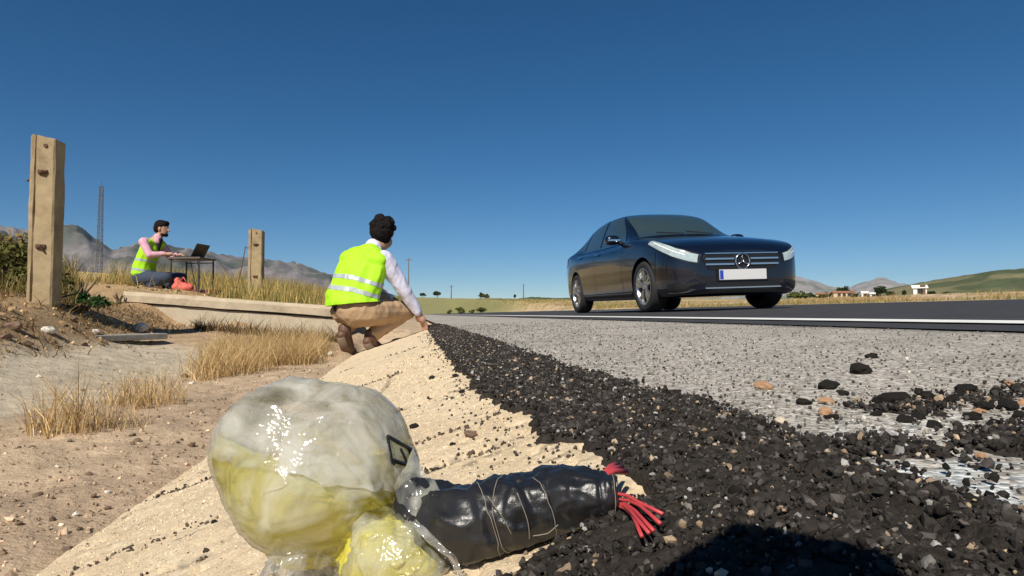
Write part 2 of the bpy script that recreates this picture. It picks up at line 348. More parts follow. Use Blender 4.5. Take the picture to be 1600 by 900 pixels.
# sparse grit on the shoulder and on the berm
n = 14000; yy = np.exp(RNG.uniform(math.log(.4), math.log(5), n)); xx = RNG.uniform(.24, 1.3, n)
k = RNG.random(n) < np.exp(-(xx - .26) / .6); xx, yy = xx[k], yy[k]; g = RNG.random(len(xx))
cols = np.where((g < .35)[:, None], np.array([.075, .07, .063]), np.where((g < .9)[:, None], np.array([.27, .245, .205]), np.array([.48, .44, .38]))) * RNG.uniform(.6, 1.3, len(xx))[:, None]
V, f, c = grains(np.c_[xx, yy, road_z(xx) + .0015], RNG.uniform(.0008, .0024, len(xx)) * (.8 + .25 * yy), cols)
tag(obj('shoulder_grit', V, f, m_crumb, None, False, c), 'fine loose grit sprinkled over the grey road shoulder', 'grit', kind='stuff')
n = 420; yy = np.exp(RNG.uniform(math.log(.35), math.log(4.5), n)); dx = np.abs(RNG.normal(0, .035, n)); xx = np.clip(np.interp(yy, EAy, EAx) - dx, -.42, .2)
cols = np.array([.045, .04, .036])[None] * RNG.uniform(.6, 2.0, n)[:, None]
V, f, c = grains(np.c_[xx, yy, berm_top(xx, yy) + .001], RNG.uniform(.0007, .0022, n) * (1 + .35 * yy), cols)
tag(obj('berm_crumbs', V, f, m_crumb, None, False, c), 'scattered black crumbs fallen onto the pale sandy berm', 'crumbs', kind='stuff')
n = 15000; yy = np.exp(RNG.uniform(math.log(.33), math.log(2.6), n)); xx = RNG.uniform(-.43, .2, n); k = (xx < xa(yy) - .004) & (joint_mask(xx, yy) < .35); xx, yy = xx[k], yy[k]; n = len(xx)
cols = np.array([.62, .50, .34])[None] * np.exp(RNG.normal(0, .22, n))[:, None]; k = RNG.random(n) < .05; cols[k] *= .25
V, f, c = grains(np.c_[xx, yy, berm_top(xx, yy) + .0001], RNG.uniform(.0005, .0011, n) * (.6 + yy), cols)
tag(obj('berm_sand', V, f, m_crumb, None, False, c), 'coarse cream sand grains covering the pale sloping berm', 'sand', kind='stuff')
pj = []
for yj, cnt in ((.40, 200), (.66, 420), (.80, 120), (1.16, 420), (1.5, 120), (1.95, 240), (3.1, 160)):
    q = RNG.uniform(-.42, .17, cnt * 3); k = vn(q * 9, yj * 3, 0, 63) + .5 * vn(q * 31, yj * 5, 0, 64) > .05; q = q[k][:cnt]
    pj.append(np.c_[q, yj + .05 * q + .018 * vn(q * 13, yj * 7, 0, 61) + RNG.normal(0, .006 + .004 * yj, len(q))])
pj = np.concatenate(pj); pj = pj[pj[:, 0] < xa(pj[:, 1])]; n = len(pj)
cols = np.array([.085, .065, .048])[None] * np.exp(RNG.normal(0, .5, n))[:, None]
V, f, c = grains(np.c_[pj, berm_top(pj[:, 0], pj[:, 1]) + .0012], RNG.uniform(.0009, .0026, n) * (.7 + .6 * pj[:, 1]), cols)
tag(obj('joint_debris', V, f, m_crumb, None, False, c), 'dark debris collected in the cracks across the pale berm', 'debris', kind='stuff')
# ditch gravel
n = 5200; yy = np.exp(RNG.uniform(math.log(.5), math.log(5.5), n)); xx = -.47 - RNG.gamma(1.2, .38, n)
k = (xx > -3.4); xx, yy = xx[k], yy[k]; cols = np.array([.38, .28, .19])[None] * np.exp(RNG.normal(-.15, .45, len(xx)))[:, None]
V, f, c = grains(np.c_[xx, yy, G(xx, yy) + .001], np.clip(.0014 * np.exp(RNG.normal(0, .55, len(xx))) * (1 + .35 * yy), .0008, .009), cols)
tag(obj('ditch_gravel', V, f, m_crumb, None, False, c), 'brown gravel strewn over the sandy floor of the ditch', 'gravel', kind='stuff')
# rubbly litter on the left bank
n = 5200; yy = RNG.uniform(2.4, 7, n); xx = RNG.uniform(-4.6, -1.7, n); k = RNG.random(n) < sst(-1.7, -2.0, xx); xx, yy = xx[k], yy[k]
cols = np.array([.34, .235, .125])[None] * np.exp(RNG.normal(-.1, .45, len(xx)))[:, None]
V, f, c = grains(np.c_[xx, yy, G(xx, yy) + .004], np.clip(.006 * np.exp(RNG.normal(0, .55, len(xx))), .002, .03), cols)
tag(obj('bank_litter', V, f, m_crumb, None, False, c), 'brown stony litter covering the bank below the concrete posts', 'litter', kind='stuff')

# ------------------------------------------------------------------ single stones one can point at
STONES = []
for k in range(6):
    bm = bmesh.new(); bmesh.ops.create_icosphere(bm, subdivisions=2, radius=1)
    sv = RNG.normal(size=3) * 9
    for v in bm.verts:
        p = np.array(v.co); d = 1 + .75 * float(fbm(p[0] * 1.5 + sv[0], p[1] * 1.5 + sv[1], p[2] * 1.5 + sv[2], 3, 90))
        v.co = Vector(p * d * np.array([1.0, .8, .62]))
    V = np.array([v.co[:] for v in bm.verts]); bm.verts.index_update(); Fc = np.array([[v.index for v in q.verts] for q in bm.faces]); bm.free()
    STONES.append((V, Fc))
m_clod = M('asphalt_clod', (.030, .027, .024), .95, spec=.12, var=.5, scale=90, bump=.8, bscale=260, bdist=.003)
m_orange = M('orange_pebble', (.38, .22, .12), .8, var=.35, scale=70, bump=.4, bscale=150, bdist=.002)
m_pale = M('pale_pebble', (.55, .47, .36), .8, var=.25, scale=80, bump=.4, bscale=150, bdist=.002)
m_brown = M('brown_stone', (.20, .13, .085), .85, var=.4, scale=60, bump=.6, bscale=120, bdist=.004)
m_white = M('white_stone', (.72, .66, .56), .85, var=.2, scale=60, bump=.5, bscale=120, bdist=.003)
_sm = {}
def stone(name, px, py, wpx, mat, label, cat, group, zf=None, d1=60, dd=None):
    p = hit(px, py, zf, d1=d1); d = float(np.dot(p, FW)); s = wpx * d / F / 2
    k = random.randrange(6); key = (k, mat.name)
    if key not in _sm:
        me = mesh_data(name, STONES[k][0], STONES[k][1], False); me.materials.append(mat); _sm[key] = me
    o = bpy.data.objects.new(name, _sm[key]); COL.objects.link(o)
    o.location = (p[0], p[1], p[2] + s * .32); o.scale = (s, s, s * random.uniform(.75, 1.0)); o.rotation_euler = (random.uniform(-.3, .3), random.uniform(-.3, .3), random.uniform(0, 6.28))
    return tag(o, label, cat, group)
for (px, py, wp) in [(1345, 584, 36), (1294, 608, 36), (1362, 560, 22), (1256, 632, 24), (1318, 618, 20), (1418, 660, 26), (1300, 655, 20), (1370, 650, 20)]:
    stone('asphalt_clod', px, py, wp, m_clod, 'black asphalt clod lying loose on the open grey shoulder', 'stone', 'asphalt clods on the shoulder', road_z)
stone('asphalt_clod', 1396, 634, 54, m_clod, 'biggest black asphalt clod beside the strip of white paint', 'stone', None, road_z)
for (px, py, wp) in [(1448, 622, 24), (1492, 632, 34), (1510, 616, 40), (1538, 640, 32), (1560, 618, 26), (1590, 612, 28), (1575, 640, 34), (1520, 655, 30), (1465, 640, 24), (1597, 655, 30), (1435, 655, 26), (1460, 668, 26), (1555, 668, 28)]:
    stone('asphalt_clod', px, py, wp, m_clod, 'black asphalt clod in the low ridge behind the white paint', 'stone', 'asphalt clods in the ridge', road_z)
for (px, py, wp) in [(1196, 608, 30), (1290, 631, 24), (1290, 648, 24)]:
    stone('pebble', px, py, wp, m_orange, 'orange pebble lying on the open grey shoulder', 'pebble', 'orange pebbles on the shoulder', road_z)
stone('pebble', 1220, 664, 28, m_pale, 'cream pebble where the crumbs meet the grey shoulder', 'pebble', None, road_z)
for (px, py, wp) in [(1455, 630, 18), (1518, 620, 20), (1530, 645, 18), (1580, 604, 22), (1598, 632, 18), (1552, 700, 34), (1532, 716, 20), (1590, 700, 18), (1500, 790, 30)]:
    stone('pebble', px, py, wp, m_orange, 'orange pebble caught among the black asphalt crumbs', 'pebble', 'orange pebbles in the crumbs', road_z)
for (px, py, wp) in [(1156, 780, 22), (1183, 797, 16), (1248, 813, 18), (1123, 823, 15), (1097, 812, 10), (1118, 692, 10), (1054, 658, 12), (1113, 645, 10), (1217, 700, 11), (1237, 748, 12), (1282, 708, 12), (1338, 770, 14), (1165, 722, 10), (1030, 872, 14), (1060, 700, 9), (1395, 735, 14), (1440, 716, 20), (1365, 762, 26), (1300, 760, 12), (1420, 800, 14), (1010, 690, 9), (930, 640, 8), (1180, 650, 12), (1160, 655, 14), (1330, 725, 12), (1460, 805, 14), (1270, 790, 12), (1080, 745, 10)]:
    stone('pebble', px, py, wp, m_pale, 'pale tan pebble among the black asphalt crumbs', 'pebble', 'pale pebbles in the crumbs', zr)
for k in range(150):              # larger crumbs of the heap, told apart near the camera
    px, py = random.uniform(880, 1600), random.uniform(640, 895); p = hit(px, py, zr)
    if float(rubble_mask(np.array([p[0]]), np.array([p[1]]))[0]) < .9: continue
    stone('asphalt_crumb', px, py, random.uniform(9, 15), m_clod, 'coarse black asphalt crumb standing out of the heap', 'rubble', 'coarse crumbs of the heap', zr)
stone('stone', 735, 682, 22, m_brown, 'small brown stone lying alone on the pale berm', 'stone', None, berm_z)
for (px, py, wp) in [(647, 669, 16), (707, 696, 12), (675, 592, 11), (712, 590, 14), (722, 614, 12), (752, 604, 12), (700, 532, 6), (335, 818, 12), (430, 890, 16), (660, 560, 7), (680, 548, 6)]:
    stone('asphalt_crumb', px, py, wp, m_clod, 'black crumb fallen onto the pale berm', 'rubble', 'black crumbs on the berm', berm_z)
for (px, py, wp) in [(300, 697, 14), (50, 700, 10), (48, 668, 14), (215, 690, 12), (140, 742, 12), (290, 590, 14), (130, 612, 10), (385, 560, 14), (60, 775, 14), (105, 862, 18), (30, 820, 14), (168, 795, 10), (240, 720, 9)]:
    stone('stone', px, py, wp, m_brown, 'brown stone on the sandy ditch floor', 'stone', 'brown stones in the ditch')
for (px, py, wp) in [(118, 805, 12), (168, 770, 10), (90, 730, 8), (515, 555, 12), (500, 560, 10), (300, 600, 9), (62, 590, 10)]:
    stone('stone', px, py, wp, m_white, 'pale stone on the sandy ditch floor', 'stone', 'pale stones in the ditch')
stone('stone', 221, 516, 26, m_white, 'pale broken stone on the bank beneath the parapet end', 'stone', None)
for (px, py, wp) in [(185, 536, 12), (236, 536, 9), (75, 520, 22), (20, 515, 26), (110, 500, 16), (150, 520, 14), (40, 540, 18), (8, 530, 20), (130, 540, 12), (170, 505, 10)]:
    stone('stone', px, py, wp, m_brown if px % 3 else m_white, 'rough stone in the litter of the left bank', 'stone', 'rough stones on the bank')
# a grey slab of old concrete on the bank
p0, p1 = hit(150, 522), hit(245, 536)
mb = MB(); mb.box((p0 + p1) / 2 + [0, 0, .01], (.26, .055, .02), np.array(Matrix.Rotation(math.atan2(p1[1] - p0[1], p1[0] - p0[0]), 3, 'Z')), .006)
tag(mb.build('concrete_slab', M('grey_concrete', (.36, .33, .29), .9, var=.3, scale=20, bump=.5, bscale=60)), 'grey broken concrete slab lying on the littered bank', 'slab')

# ------------------------------------------------------------------ grass and shrubs
def blades(pos, h, wid, lean, cols, seg=3, droop=.5):
    n = len(pos); a = RNG.uniform(0, 2 * math.pi, n); ld = np.c_[np.cos(a), np.sin(a)] * lean[:, None]; b = RNG.uniform(0, math.pi, n); sw = np.c_[np.cos(b), np.sin(b)]
    V = np.zeros((n, seg * 2 + 1, 3)); T = np.linspace(0, 1, seg + 1)
    for i, t in enumerate(T):
        off = ld * (t ** 1.7)[None] if False else ld * (t ** 1.7)
        c = np.c_[pos[:, 0] + off[:, 0] * h, pos[:, 1] + off[:, 1] * h, pos[:, 2] + h * t * (1 - droop * .35 * t * lean)]
        ww = wid * (1 - t) ** .7
        if i < seg:
            V[:, 2 * i] = c; V[:, 2 * i, :2] += sw * ww[:, None]; V[:, 2 * i + 1] = c; V[:, 2 * i + 1, :2] -= sw * ww[:, None]
        else: V[:, 2 * seg] = c
    f = []
    for i in range(seg - 1): f += [[2 * i, 2 * i + 1, 2 * i + 3], [2 * i, 2 * i + 3, 2 * i + 2]]
    f += [[2 * seg - 2, 2 * seg - 1, 2 * seg]]
    f = np.array(f); k = seg * 2 + 1
    return V.reshape(-1, 3), (f[None] + k * np.arange(n)[:, None, None]).reshape(-1, 3), np.repeat(cols, k, axis=0)
def leafmat(name):
    m = bpy.data.materials.new(name); m.use_nodes = True; n = m.node_tree.nodes; L = m.node_tree.links; n.clear()
    a = n.new('ShaderNodeAttribute'); a.attribute_name = 'col'; d = n.new('ShaderNodeBsdfDiffuse'); t = n.new('ShaderNodeBsdfTranslucent'); mx = n.new('ShaderNodeMixShader'); mx.inputs[0].default_value = .3; o = n.new('ShaderNodeOutputMaterial')
    L.new(a.outputs[0], d.inputs[0]); L.new(a.outputs[0], t.inputs[0]); L.new(d.outputs[0], mx.inputs[1]); L.new(t.outputs[0], mx.inputs[2]); L.new(mx.outputs[0], o.inputs[0]); return m
m_grass = leafmat('grass_blade')
def gcols(n, base, s=.3, alt=None, p=.3):
    c = np.array(base)[None] * np.exp(RNG.normal(0, s, n))[:, None]
    if alt is not None: k = RNG.random(n) < p; c[k] = np.array(alt) * np.exp(RNG.normal(0, s, k.sum()))[:, None]
    return c
STRAW = (.60, .44, .22); STRAWD = (.40, .27, .13)
def tuft(px, py, rad, n, h, label, name='dry_grass_tuft', group=None, base=STRAW, alt=STRAWD, lean=(.2, .9)):
    c = hit(px, py); a = RNG.uniform(0, 6.283, n); q = rad * np.sqrt(RNG.random(n)); x = c[0] + q * np.cos(a); y = c[1] + q * np.sin(a)
    pos = np.c_[x, y, G(x, y) - .004]; hh = h * RNG.uniform(.35, 1.0, n) * (1 - .4 * (q / rad) ** 2)
    V, f, cc = blades(pos, hh, np.full(n, .0014) * RNG.uniform(.5, 1.3, n), RNG.uniform(lean[0], lean[1], n), gcols(n, base, .3, alt))
    return tag(obj(name, V, f, m_grass, None, False, cc), label, 'grass', group)
tuft(110, 672, .10, 260, .24, 'sparse straw-coloured grass tuft standing alone on the ditch floor')
tuft(172, 665, .10, 150, .10, 'low dry grass tuft hugging the sandy ditch floor')
tuft(228, 632, .13, 330, .21, 'middle dry grass tuft between lone tuft and thick grass band')
# thick straw band in front of the parapet
n = 10500; t = RNG.random(n); A_, B_ = hit(300, 597), hit(490, 567); C_ = hit(345, 545); D_ = hit(505, 540)
u = RNG.random(n); xx = (A_[0] * (1 - t) + B_[0] * t) * (1 - u) + (C_[0] * (1 - t) + D_[0] * t) * u; yy = (A_[1] * (1 - t) + B_[1] * t) * (1 - u) + (C_[1] * (1 - t) + D_[1] * t) * u
xx += RNG.normal(0, .04, n); yy += RNG.normal(0, .06, n); k = (xx < -.50) & (fbm(xx * 4, yy * 4, 0, 2, 99) > -.28); xx, yy = xx[k], yy[k]; n = len(xx)
V, f, cc = blades(np.c_[xx, yy, G(xx, yy) - .004], RNG.uniform(.06, .21, n), RNG.uniform(.0008, .0022, n), RNG.uniform(.1, .95, n), gcols(n, STRAW, .28, STRAWD, .25))
tag(obj('straw_grass', V, f, m_grass, None, False, cc), 'thick band of straw-coloured dry grass before the parapet', 'grass', kind='stuff')
# dark dead weeds along the parapet foot
n = 1500; xx = RNG.uniform(-1.75, -.55, n); yy = 5.62 - np.abs(RNG.normal(0, .10, n))
V, f, cc = blades(np.c_[xx, yy, G(xx, yy) - .004], RNG.gamma(2.2, .028, n) + .02, RNG.uniform(.0015, .004, n), RNG.uniform(.2, 1.1, n), gcols(n, (.085, .058, .032), .35, (.24, .16, .07), .25))
tag(obj('dead_weeds', V, f, m_grass, None, False, cc), 'dark dead weeds growing along the foot of the parapet', 'weeds', kind='stuff')
# tall dry grass behind the parapet
n = 22000; yy = RNG.uniform(6.3, 17, n); xx = RNG.uniform(-5.2, -.55, n)
k = (RNG.random(n) < sst(-.55, -1.0, xx) * (.55 + .45 * (fbm(xx * 1.2, yy * 1.2, 0, 2, 101) > -.1))) & ~((np.abs(xx + 3.35) < 1.3) & (yy < 10.6)); k &= ~((xx < -3.0) & (yy < 11)); k &= ~((xx < -1.9) & (yy < 8.6) & (yy > 0) & (xx > -9) & (RNG.random(n) < .75))
xx, yy = xx[k], yy[k]; n = len(xx); hh = RNG.uniform(.2, .58, n) * np.interp(yy, [6, 9, 17], [.42, .9, 1.1]) * np.interp(xx, [-3, -.6], [1, .62])
V, f, cc = blades(np.c_[xx, yy, G(xx, yy) - .01], hh, RNG.uniform(.003, .007, n), RNG.uniform(.05, .5, n), gcols(n, (.46, .34, .13), .28, (.22, .22, .07), .28))
tag(obj('tall_dry_grass', V, f, m_grass, None, False, cc), 'tall dry meadow grass growing behind the concrete parapet', 'grass', kind='stuff')
# meadow to the left and far verge
n = 24000; yy = RNG.uniform(4.6, 40, n); xx = -2.6 - RNG.random(n) * (1.0 + yy * .85)
k = ~((np.abs(xx + 3.4) < 1.35) & (np.abs(yy - 9.7) < 1.2)); k &= ~((xx > -4.4) & (yy > 5) & (yy < 9.2) & (RNG.random(n) < .9)); xx, yy = xx[k], yy[k]; n = len(xx)
V, f, cc = blades(np.c_[xx, yy, G(xx, yy) - .01], RNG.uniform(.08, .30, n) * np.interp(yy, [4, 12, 40], [.7, 1.0, 1.6]), RNG.uniform(.003, .006, n) * np.interp(yy, [4, 40], [1, 3]), RNG.uniform(.1, .8, n), gcols(n, (.44, .31, .12), .3, (.20, .19, .07), .22))
tag(obj('meadow_grass', V, f, m_grass, None, False, cc), 'dry meadow grass on the rising land left of the posts', 'grass', kind='stuff')
n = 30000; yy = np.exp(RNG.uniform(math.log(5.0), math.log(95), n)); xx = 8.5 + RNG.gamma(1.6, 1.6, n) * np.interp(yy, [5, 95], [.8, 2.2])
k = fbm(xx * .5, yy * .3, 0, 3, 44) < .1; xx, yy = xx[k], yy[k]; n = len(xx)
V, f, cc = blades(np.c_[xx, yy, G(xx, yy) - .01], RNG.uniform(.03, .15, n) * np.interp(yy, [5, 95], [.8, 1.8]), RNG.uniform(.003, .006, n) * np.interp(yy, [5, 95], [1, 6]), RNG.uniform(.1, .8, n), gcols(n, (.40, .29, .12), .3, (.17, .19, .06), .40))
tag(obj('verge_grass', V, f, m_grass, None, False, cc), 'dry and green grass on the verge across the road', 'grass', kind='stuff')
n = 7000; yy = np.exp(RNG.uniform(math.log(6.4), math.log(80), n)); xx = -.35 - RNG.gamma(1.3, .35, n) * np.interp(yy, [6, 80], [.8, 5])
V, f, cc = blades(np.c_[xx, yy, G(xx, yy) - .01], RNG.uniform(.05, .18, n) * np.interp(yy, [6, 80], [.7, 3]), RNG.uniform(.003, .006, n) * np.interp(yy, [6, 80], [1, 6]), RNG.uniform(.1, .8, n), gcols(n, (.20, .22, .07), .3, (.38, .29, .12), .4))
tag(obj('roadside_grass', V, f, m_grass, None, False, cc), 'green and straw roadside grass beyond the crouching man', 'grass', kind='stuff')

n = 12000; yy = RNG.uniform(2.6, 5.7, n); xx = RNG.uniform(-4.4, -1.7, n); k = (RNG.random(n) < sst(-1.65, -2.0, xx)) & (fbm(xx * 3, yy * 3, 0, 3, 130) > -.18); xx, yy = xx[k], yy[k]; n = len(xx)
V, f, cc = blades(np.c_[xx, yy, G(xx, yy) - .003], RNG.gamma(2.0, .018, n) + .012, RNG.uniform(.0015, .004, n), RNG.uniform(.5, 2.2, n), gcols(n, (.33, .22, .10), .35, (.17, .115, .06), .35))
tag(obj('dead_bank_grass', V, f, m_grass, None, False, cc), 'flattened brown dead grass on the bank under the tall post', 'grass', kind='stuff')

n = 2600; q_ = RNG.random(n); pxs = RNG.uniform(-30, 118, n); dd_ = RNG.uniform(4.25, 6.2, n); bb = np.array([P(a_, 491, d_) for a_, d_ in zip(pxs, dd_)]); xx, yy = bb[:, 0], bb[:, 1]
V, f, cc = blades(np.c_[xx, yy, G(xx, yy) - .01], RNG.uniform(.06, .34, n) * np.interp(dd_, [4.2, 6], [.6, 1.1]), RNG.uniform(.002, .005, n), RNG.uniform(.1, .8, n), gcols(n, (.38, .28, .11), .3, (.14, .13, .05), .45))
tag(obj('brush_grass', V, f, m_grass, None, False, cc), 'mixed dry brush grass around the foot of the tall post', 'grass', kind='stuff')

m_bark = M('bark', (.13, .09, .06), .9, var=.3, scale=20, bump=.5)
def crown(c, rad, n, leaf, cols, seed=0, clumps=9):
    """leaf faces gathered in clumps through the crown's volume"""
    c = np.array(c); rad = np.array(rad); cc = RNG.normal(size=(clumps, 3)); cc /= np.linalg.norm(cc, axis=1)[:, None]; cc *= RNG.uniform(.25, .78, (clumps, 1)); cr = RNG.uniform(.28, .5, clumps)
    k = RNG.integers(0, clumps, n); d = RNG.normal(size=(n, 3)); d /= np.linalg.norm(d, axis=1)[:, None]; d *= (RNG.random((n, 1)) ** .45)
    p = (cc[k] + d * cr[k][:, None]) * rad + c; Rm = rotmats(n); s = leaf * RNG.uniform(.5, 1.3, n)
    q = np.array([[-.5, 0, 0], [0, -.28, .06], [.5, 0, 0], [0, .28, .06]]); V = np.einsum('nij,kj->nki', Rm, q) * s[:, None, None] + p[:, None]
    tone = np.exp(RNG.normal(0, .22, clumps))[k] * np.exp(RNG.normal(0, .2, n)); col = np.array(cols)[None] * tone[:, None]
    return V.reshape(-1, 3), np.arange(n * 4).reshape(n, 4), np.repeat(col, 4, axis=0)
def shrub(px, py, d, size, n, leaf, cols, label, name='shrub', twigs=7, clumps=10, sink=.1):
    b = P(px, 491, d); z = gz(b[0], b[1]); e = empty(name, (b[0], b[1], z), label, 'shrub')
    h = size[2]; V, f, c = crown((b[0], b[1], z + h * .95 - sink), size, n, leaf, cols, clumps=clumps); V[:, 2] = np.maximum(V[:, 2], G(V[:, 0], V[:, 1]) + .005); obj('foliage', V, f, m_grass, e, False, c)
    for i in range(twigs):
        a = random.uniform(0, 6.28); q = random.uniform(.2, .8); mb = MB()
        mb.tube([(b[0], b[1], z - .03), (b[0] + .3 * q * size[0] * math.cos(a), b[1] + .3 * q * size[1] * math.sin(a), z + h * .6), (b[0] + q * size[0] * math.cos(a), b[1] + q * size[1] * math.sin(a), z + h * random.uniform(1.0, 1.6))], [.012, .008, .003], 5); mb.build('stem', m_bark, e)
    return e
shrub(2, 460, 4.6, (.40, .34, .26), 3600, .055, (.11, .105, .035), 'big olive-green bush left of the tall concrete post')
shrub(-50, 460, 5.4, (.55, .4, .25), 3000, .06, (.12, .11, .045), 'tall dusty bush at the far side of the olive-green bush')
shrub(18, 430, 5.6, (.28, .25, .25), 1300, .05, (.28, .20, .07), 'dry yellow bush directly behind the tall concrete post')
shrub(126, 462, 4.7, (.17, .14, .13), 2300, .03, (.03, .075, .022), 'small dark green bush right of the tall concrete post')
shrub(185, 465, 5.3, (.07, .09, .06), 420, .03, (.11, .14, .05), 'little pale green weed clump at the parapet end')
shrub(75, 478, 4.15, (.30, .08, .05), 900, .03, (.14, .10, .045), 'low scrub tangled around the foot of the tall post')

# ------------------------------------------------------------------ concrete parapet and posts
m_conc = M('old_concrete', (.46, .38, .27), .92, var=.25, scale=7, col2=(.28, .20, .13), c2scale=9, c2lo=.56, c2hi=.78, bump=.5, bscale=70, bdist=.006, spec=.2)
m_conc2 = M('pale_concrete', (.47, .41, .31), .92, var=.22, scale=5, col2=(.33, .25, .16), c2scale=5, c2lo=.52, c2hi=.8, bump=.4, bscale=60, bdist=.005, spec=.2)
def prism_x(x0, x1, prof0, prof1, n=24, jit=.004):
    V = []; 
    for i in range(n):
        t = i / (n - 1); pr = np.array(prof0) * (1 - t) + np.array(prof1) * t; xx = x0 + (x1 - x0) * t
        for q, (a, b) in enumerate(pr): V.append((xx, a + jit * float(vn(xx * 8, q * 3.3, 0, 110)), b + jit * float(vn(xx * 8, q * 5.1, 5, 111))))
    m = len(prof0); f = grid_faces(n, m, True).tolist(); f += [list(range(m)), list(range((n - 1) * m, n * m))[::-1]]; return V, f
yw = 5.80; xl, xr = -2.40, -.52
zt = lambda x: np.interp(x, [xl, xr], [.193, .062]); zb = lambda x: np.interp(x, [xl, xr], [-.10, -.30])
par = empty('parapet', (-1.5, yw, -.15), 'long pale concrete parapet beside the ditch, stained with a dark groove', 'parapet')
def pf(x, t0, t1, y0, y1, ch):
    a, b = t0, t1; return [(y0, a), (y0, b - ch), (y0 + ch, b), (y1, b), (y1, a)]
V, f = prism_x(xl, xr, pf(xl, .193 - .085, .193, yw - .015, yw + .22, .03), pf(xr, .062 - .095, .062, yw - .015, yw + .22, .03)); obj('coping', V, f, m_conc, par)
V, f = prism_x(xl + .05, xr - .02, pf(xl, -.22, .193 - .099, yw + .012, yw + .19, .006), pf(xr, -.40, .062 - .109, yw + .012, yw + .19, .006)); obj('wall', V, f, m_conc2, par)
V, f = prism_x(xl + .04, xr - .01, [(yw + .022, .193 - .101), (yw + .022, .193 - .083), (yw + .17, .193 - .083), (yw + .17, .193 - .101)], [(yw + .022, .062 - .111), (yw + .022, .062 - .093), (yw + .17, .062 - .093), (yw + .17, .062 - .111)]); obj('groove', V, f, M('dark_joint', (.06, .05, .045), .95, var=.3, scale=9), par)

m_post = M('post_concrete', (.36, .28, .165), .93, var=.25, scale=9, col2=(.22, .15, .085), c2scale=6, c2lo=.5, c2hi=.75, bump=.5, bscale=60, bdist=.006, spec=.2)
m_rust = M('rusty_iron', (.10, .045, .025), .85, var=.4, scale=40, bump=.5, bscale=120, bdist=.002)
def post(px, d, h, w_, label):
    b = P(px, 491, d); z = gz(b[0], b[1]); e = empty('concrete_post', (b[0], b[1], z), label, 'post', 'old concrete fence posts')
    # H-section: web with front rib, rebated side
    n = 26; V = []; dp = w_ * .92
    prof = [(-.5, -.40), (-.40, -.5), (-.30, -.5), (-.27, -.42), (-.22, -.42), (-.20, -.5), (.44, -.5), (.5, -.44), (.5, .40), (.42, .5), (-.42, .5), (-.5, .42)]
    for i in range(n):
        t = i / (n - 1); zz = -.15 + (h + .15) * t
        for q, (a, c) in enumerate(prof):
            jx = .005 * float(fbm(q * 1.7, zz * 6, px, 3, 120)); V.append((b[0] + a * w_ * (1 - .03 * t) + jx, b[1] + c * dp + .008 * float(fbm(q * 2.1, zz * 7, px + 9, 3, 121)), z + zz - (.02 * float(vn(a * 4, c * 4, px, 122)) if i == n - 1 else 0)))
    m = len(prof); f = grid_faces(n, m, True).tolist() + [list(range((n - 1) * m, n * m))]
    obj('shaft', V, f, m_post, e)
    fy = b[1] - dp * .5
    for (zz, ln, a0) in ((h * .78, .035, .3), (h * .33, .05, -.5)):
        mb = MB(); mb.tube([(b[0] - .08 * w_, fy - .004, z + zz), (b[0] + .1 * w_, fy - .02, z + zz + .01), (b[0] + .22 * w_, fy - .006, z + zz + ln * a0)], [.012 * w_ / .22, .010, .006], 6); mb.box((b[0] + .06 * w_, fy - .004, z + zz + .012), (w_ * .18, .006, .010)); mb.build('iron_cramp', m_rust, e)
    mb = MB(); mb.tube([(b[0] + .02, fy + .02, z + h * .95), (b[0] + .02, fy - .006, z + h * .95)], .012, 8); mb.build('bolt_hole', m_rust, e)
    mb = MB(); mb.tube([(b[0] - w_ * .62, b[1] - dp * .3, z + h * .74), (b[0] - w_ * .45, b[1] - dp * .36, z + h * .745)], .008, 6); mb.build('wire_stub', m_rust, e)
    return e, b, z
post(68, 4.0, 1.03, .148, 'tall weathered concrete post rising beside the olive-green bush')
_, b2, z2 = post(399, 9.8, 1.08, .21, 'weathered concrete post in dry grass beyond the small table')
# loose wire hanging from the second post
mb = MB(); mb.tube([(b2[0] - .13, b2[1] - .12, z2 + .82), (b2[0] - .17, b2[1] - .15, z2 + .5), (b2[0] - .24, b2[1] - .2, z2 + .1)], .007, 5)
tag(mb.build('wire', m_rust), 'thin rusty wire hanging down the side of the far post', 'wire')

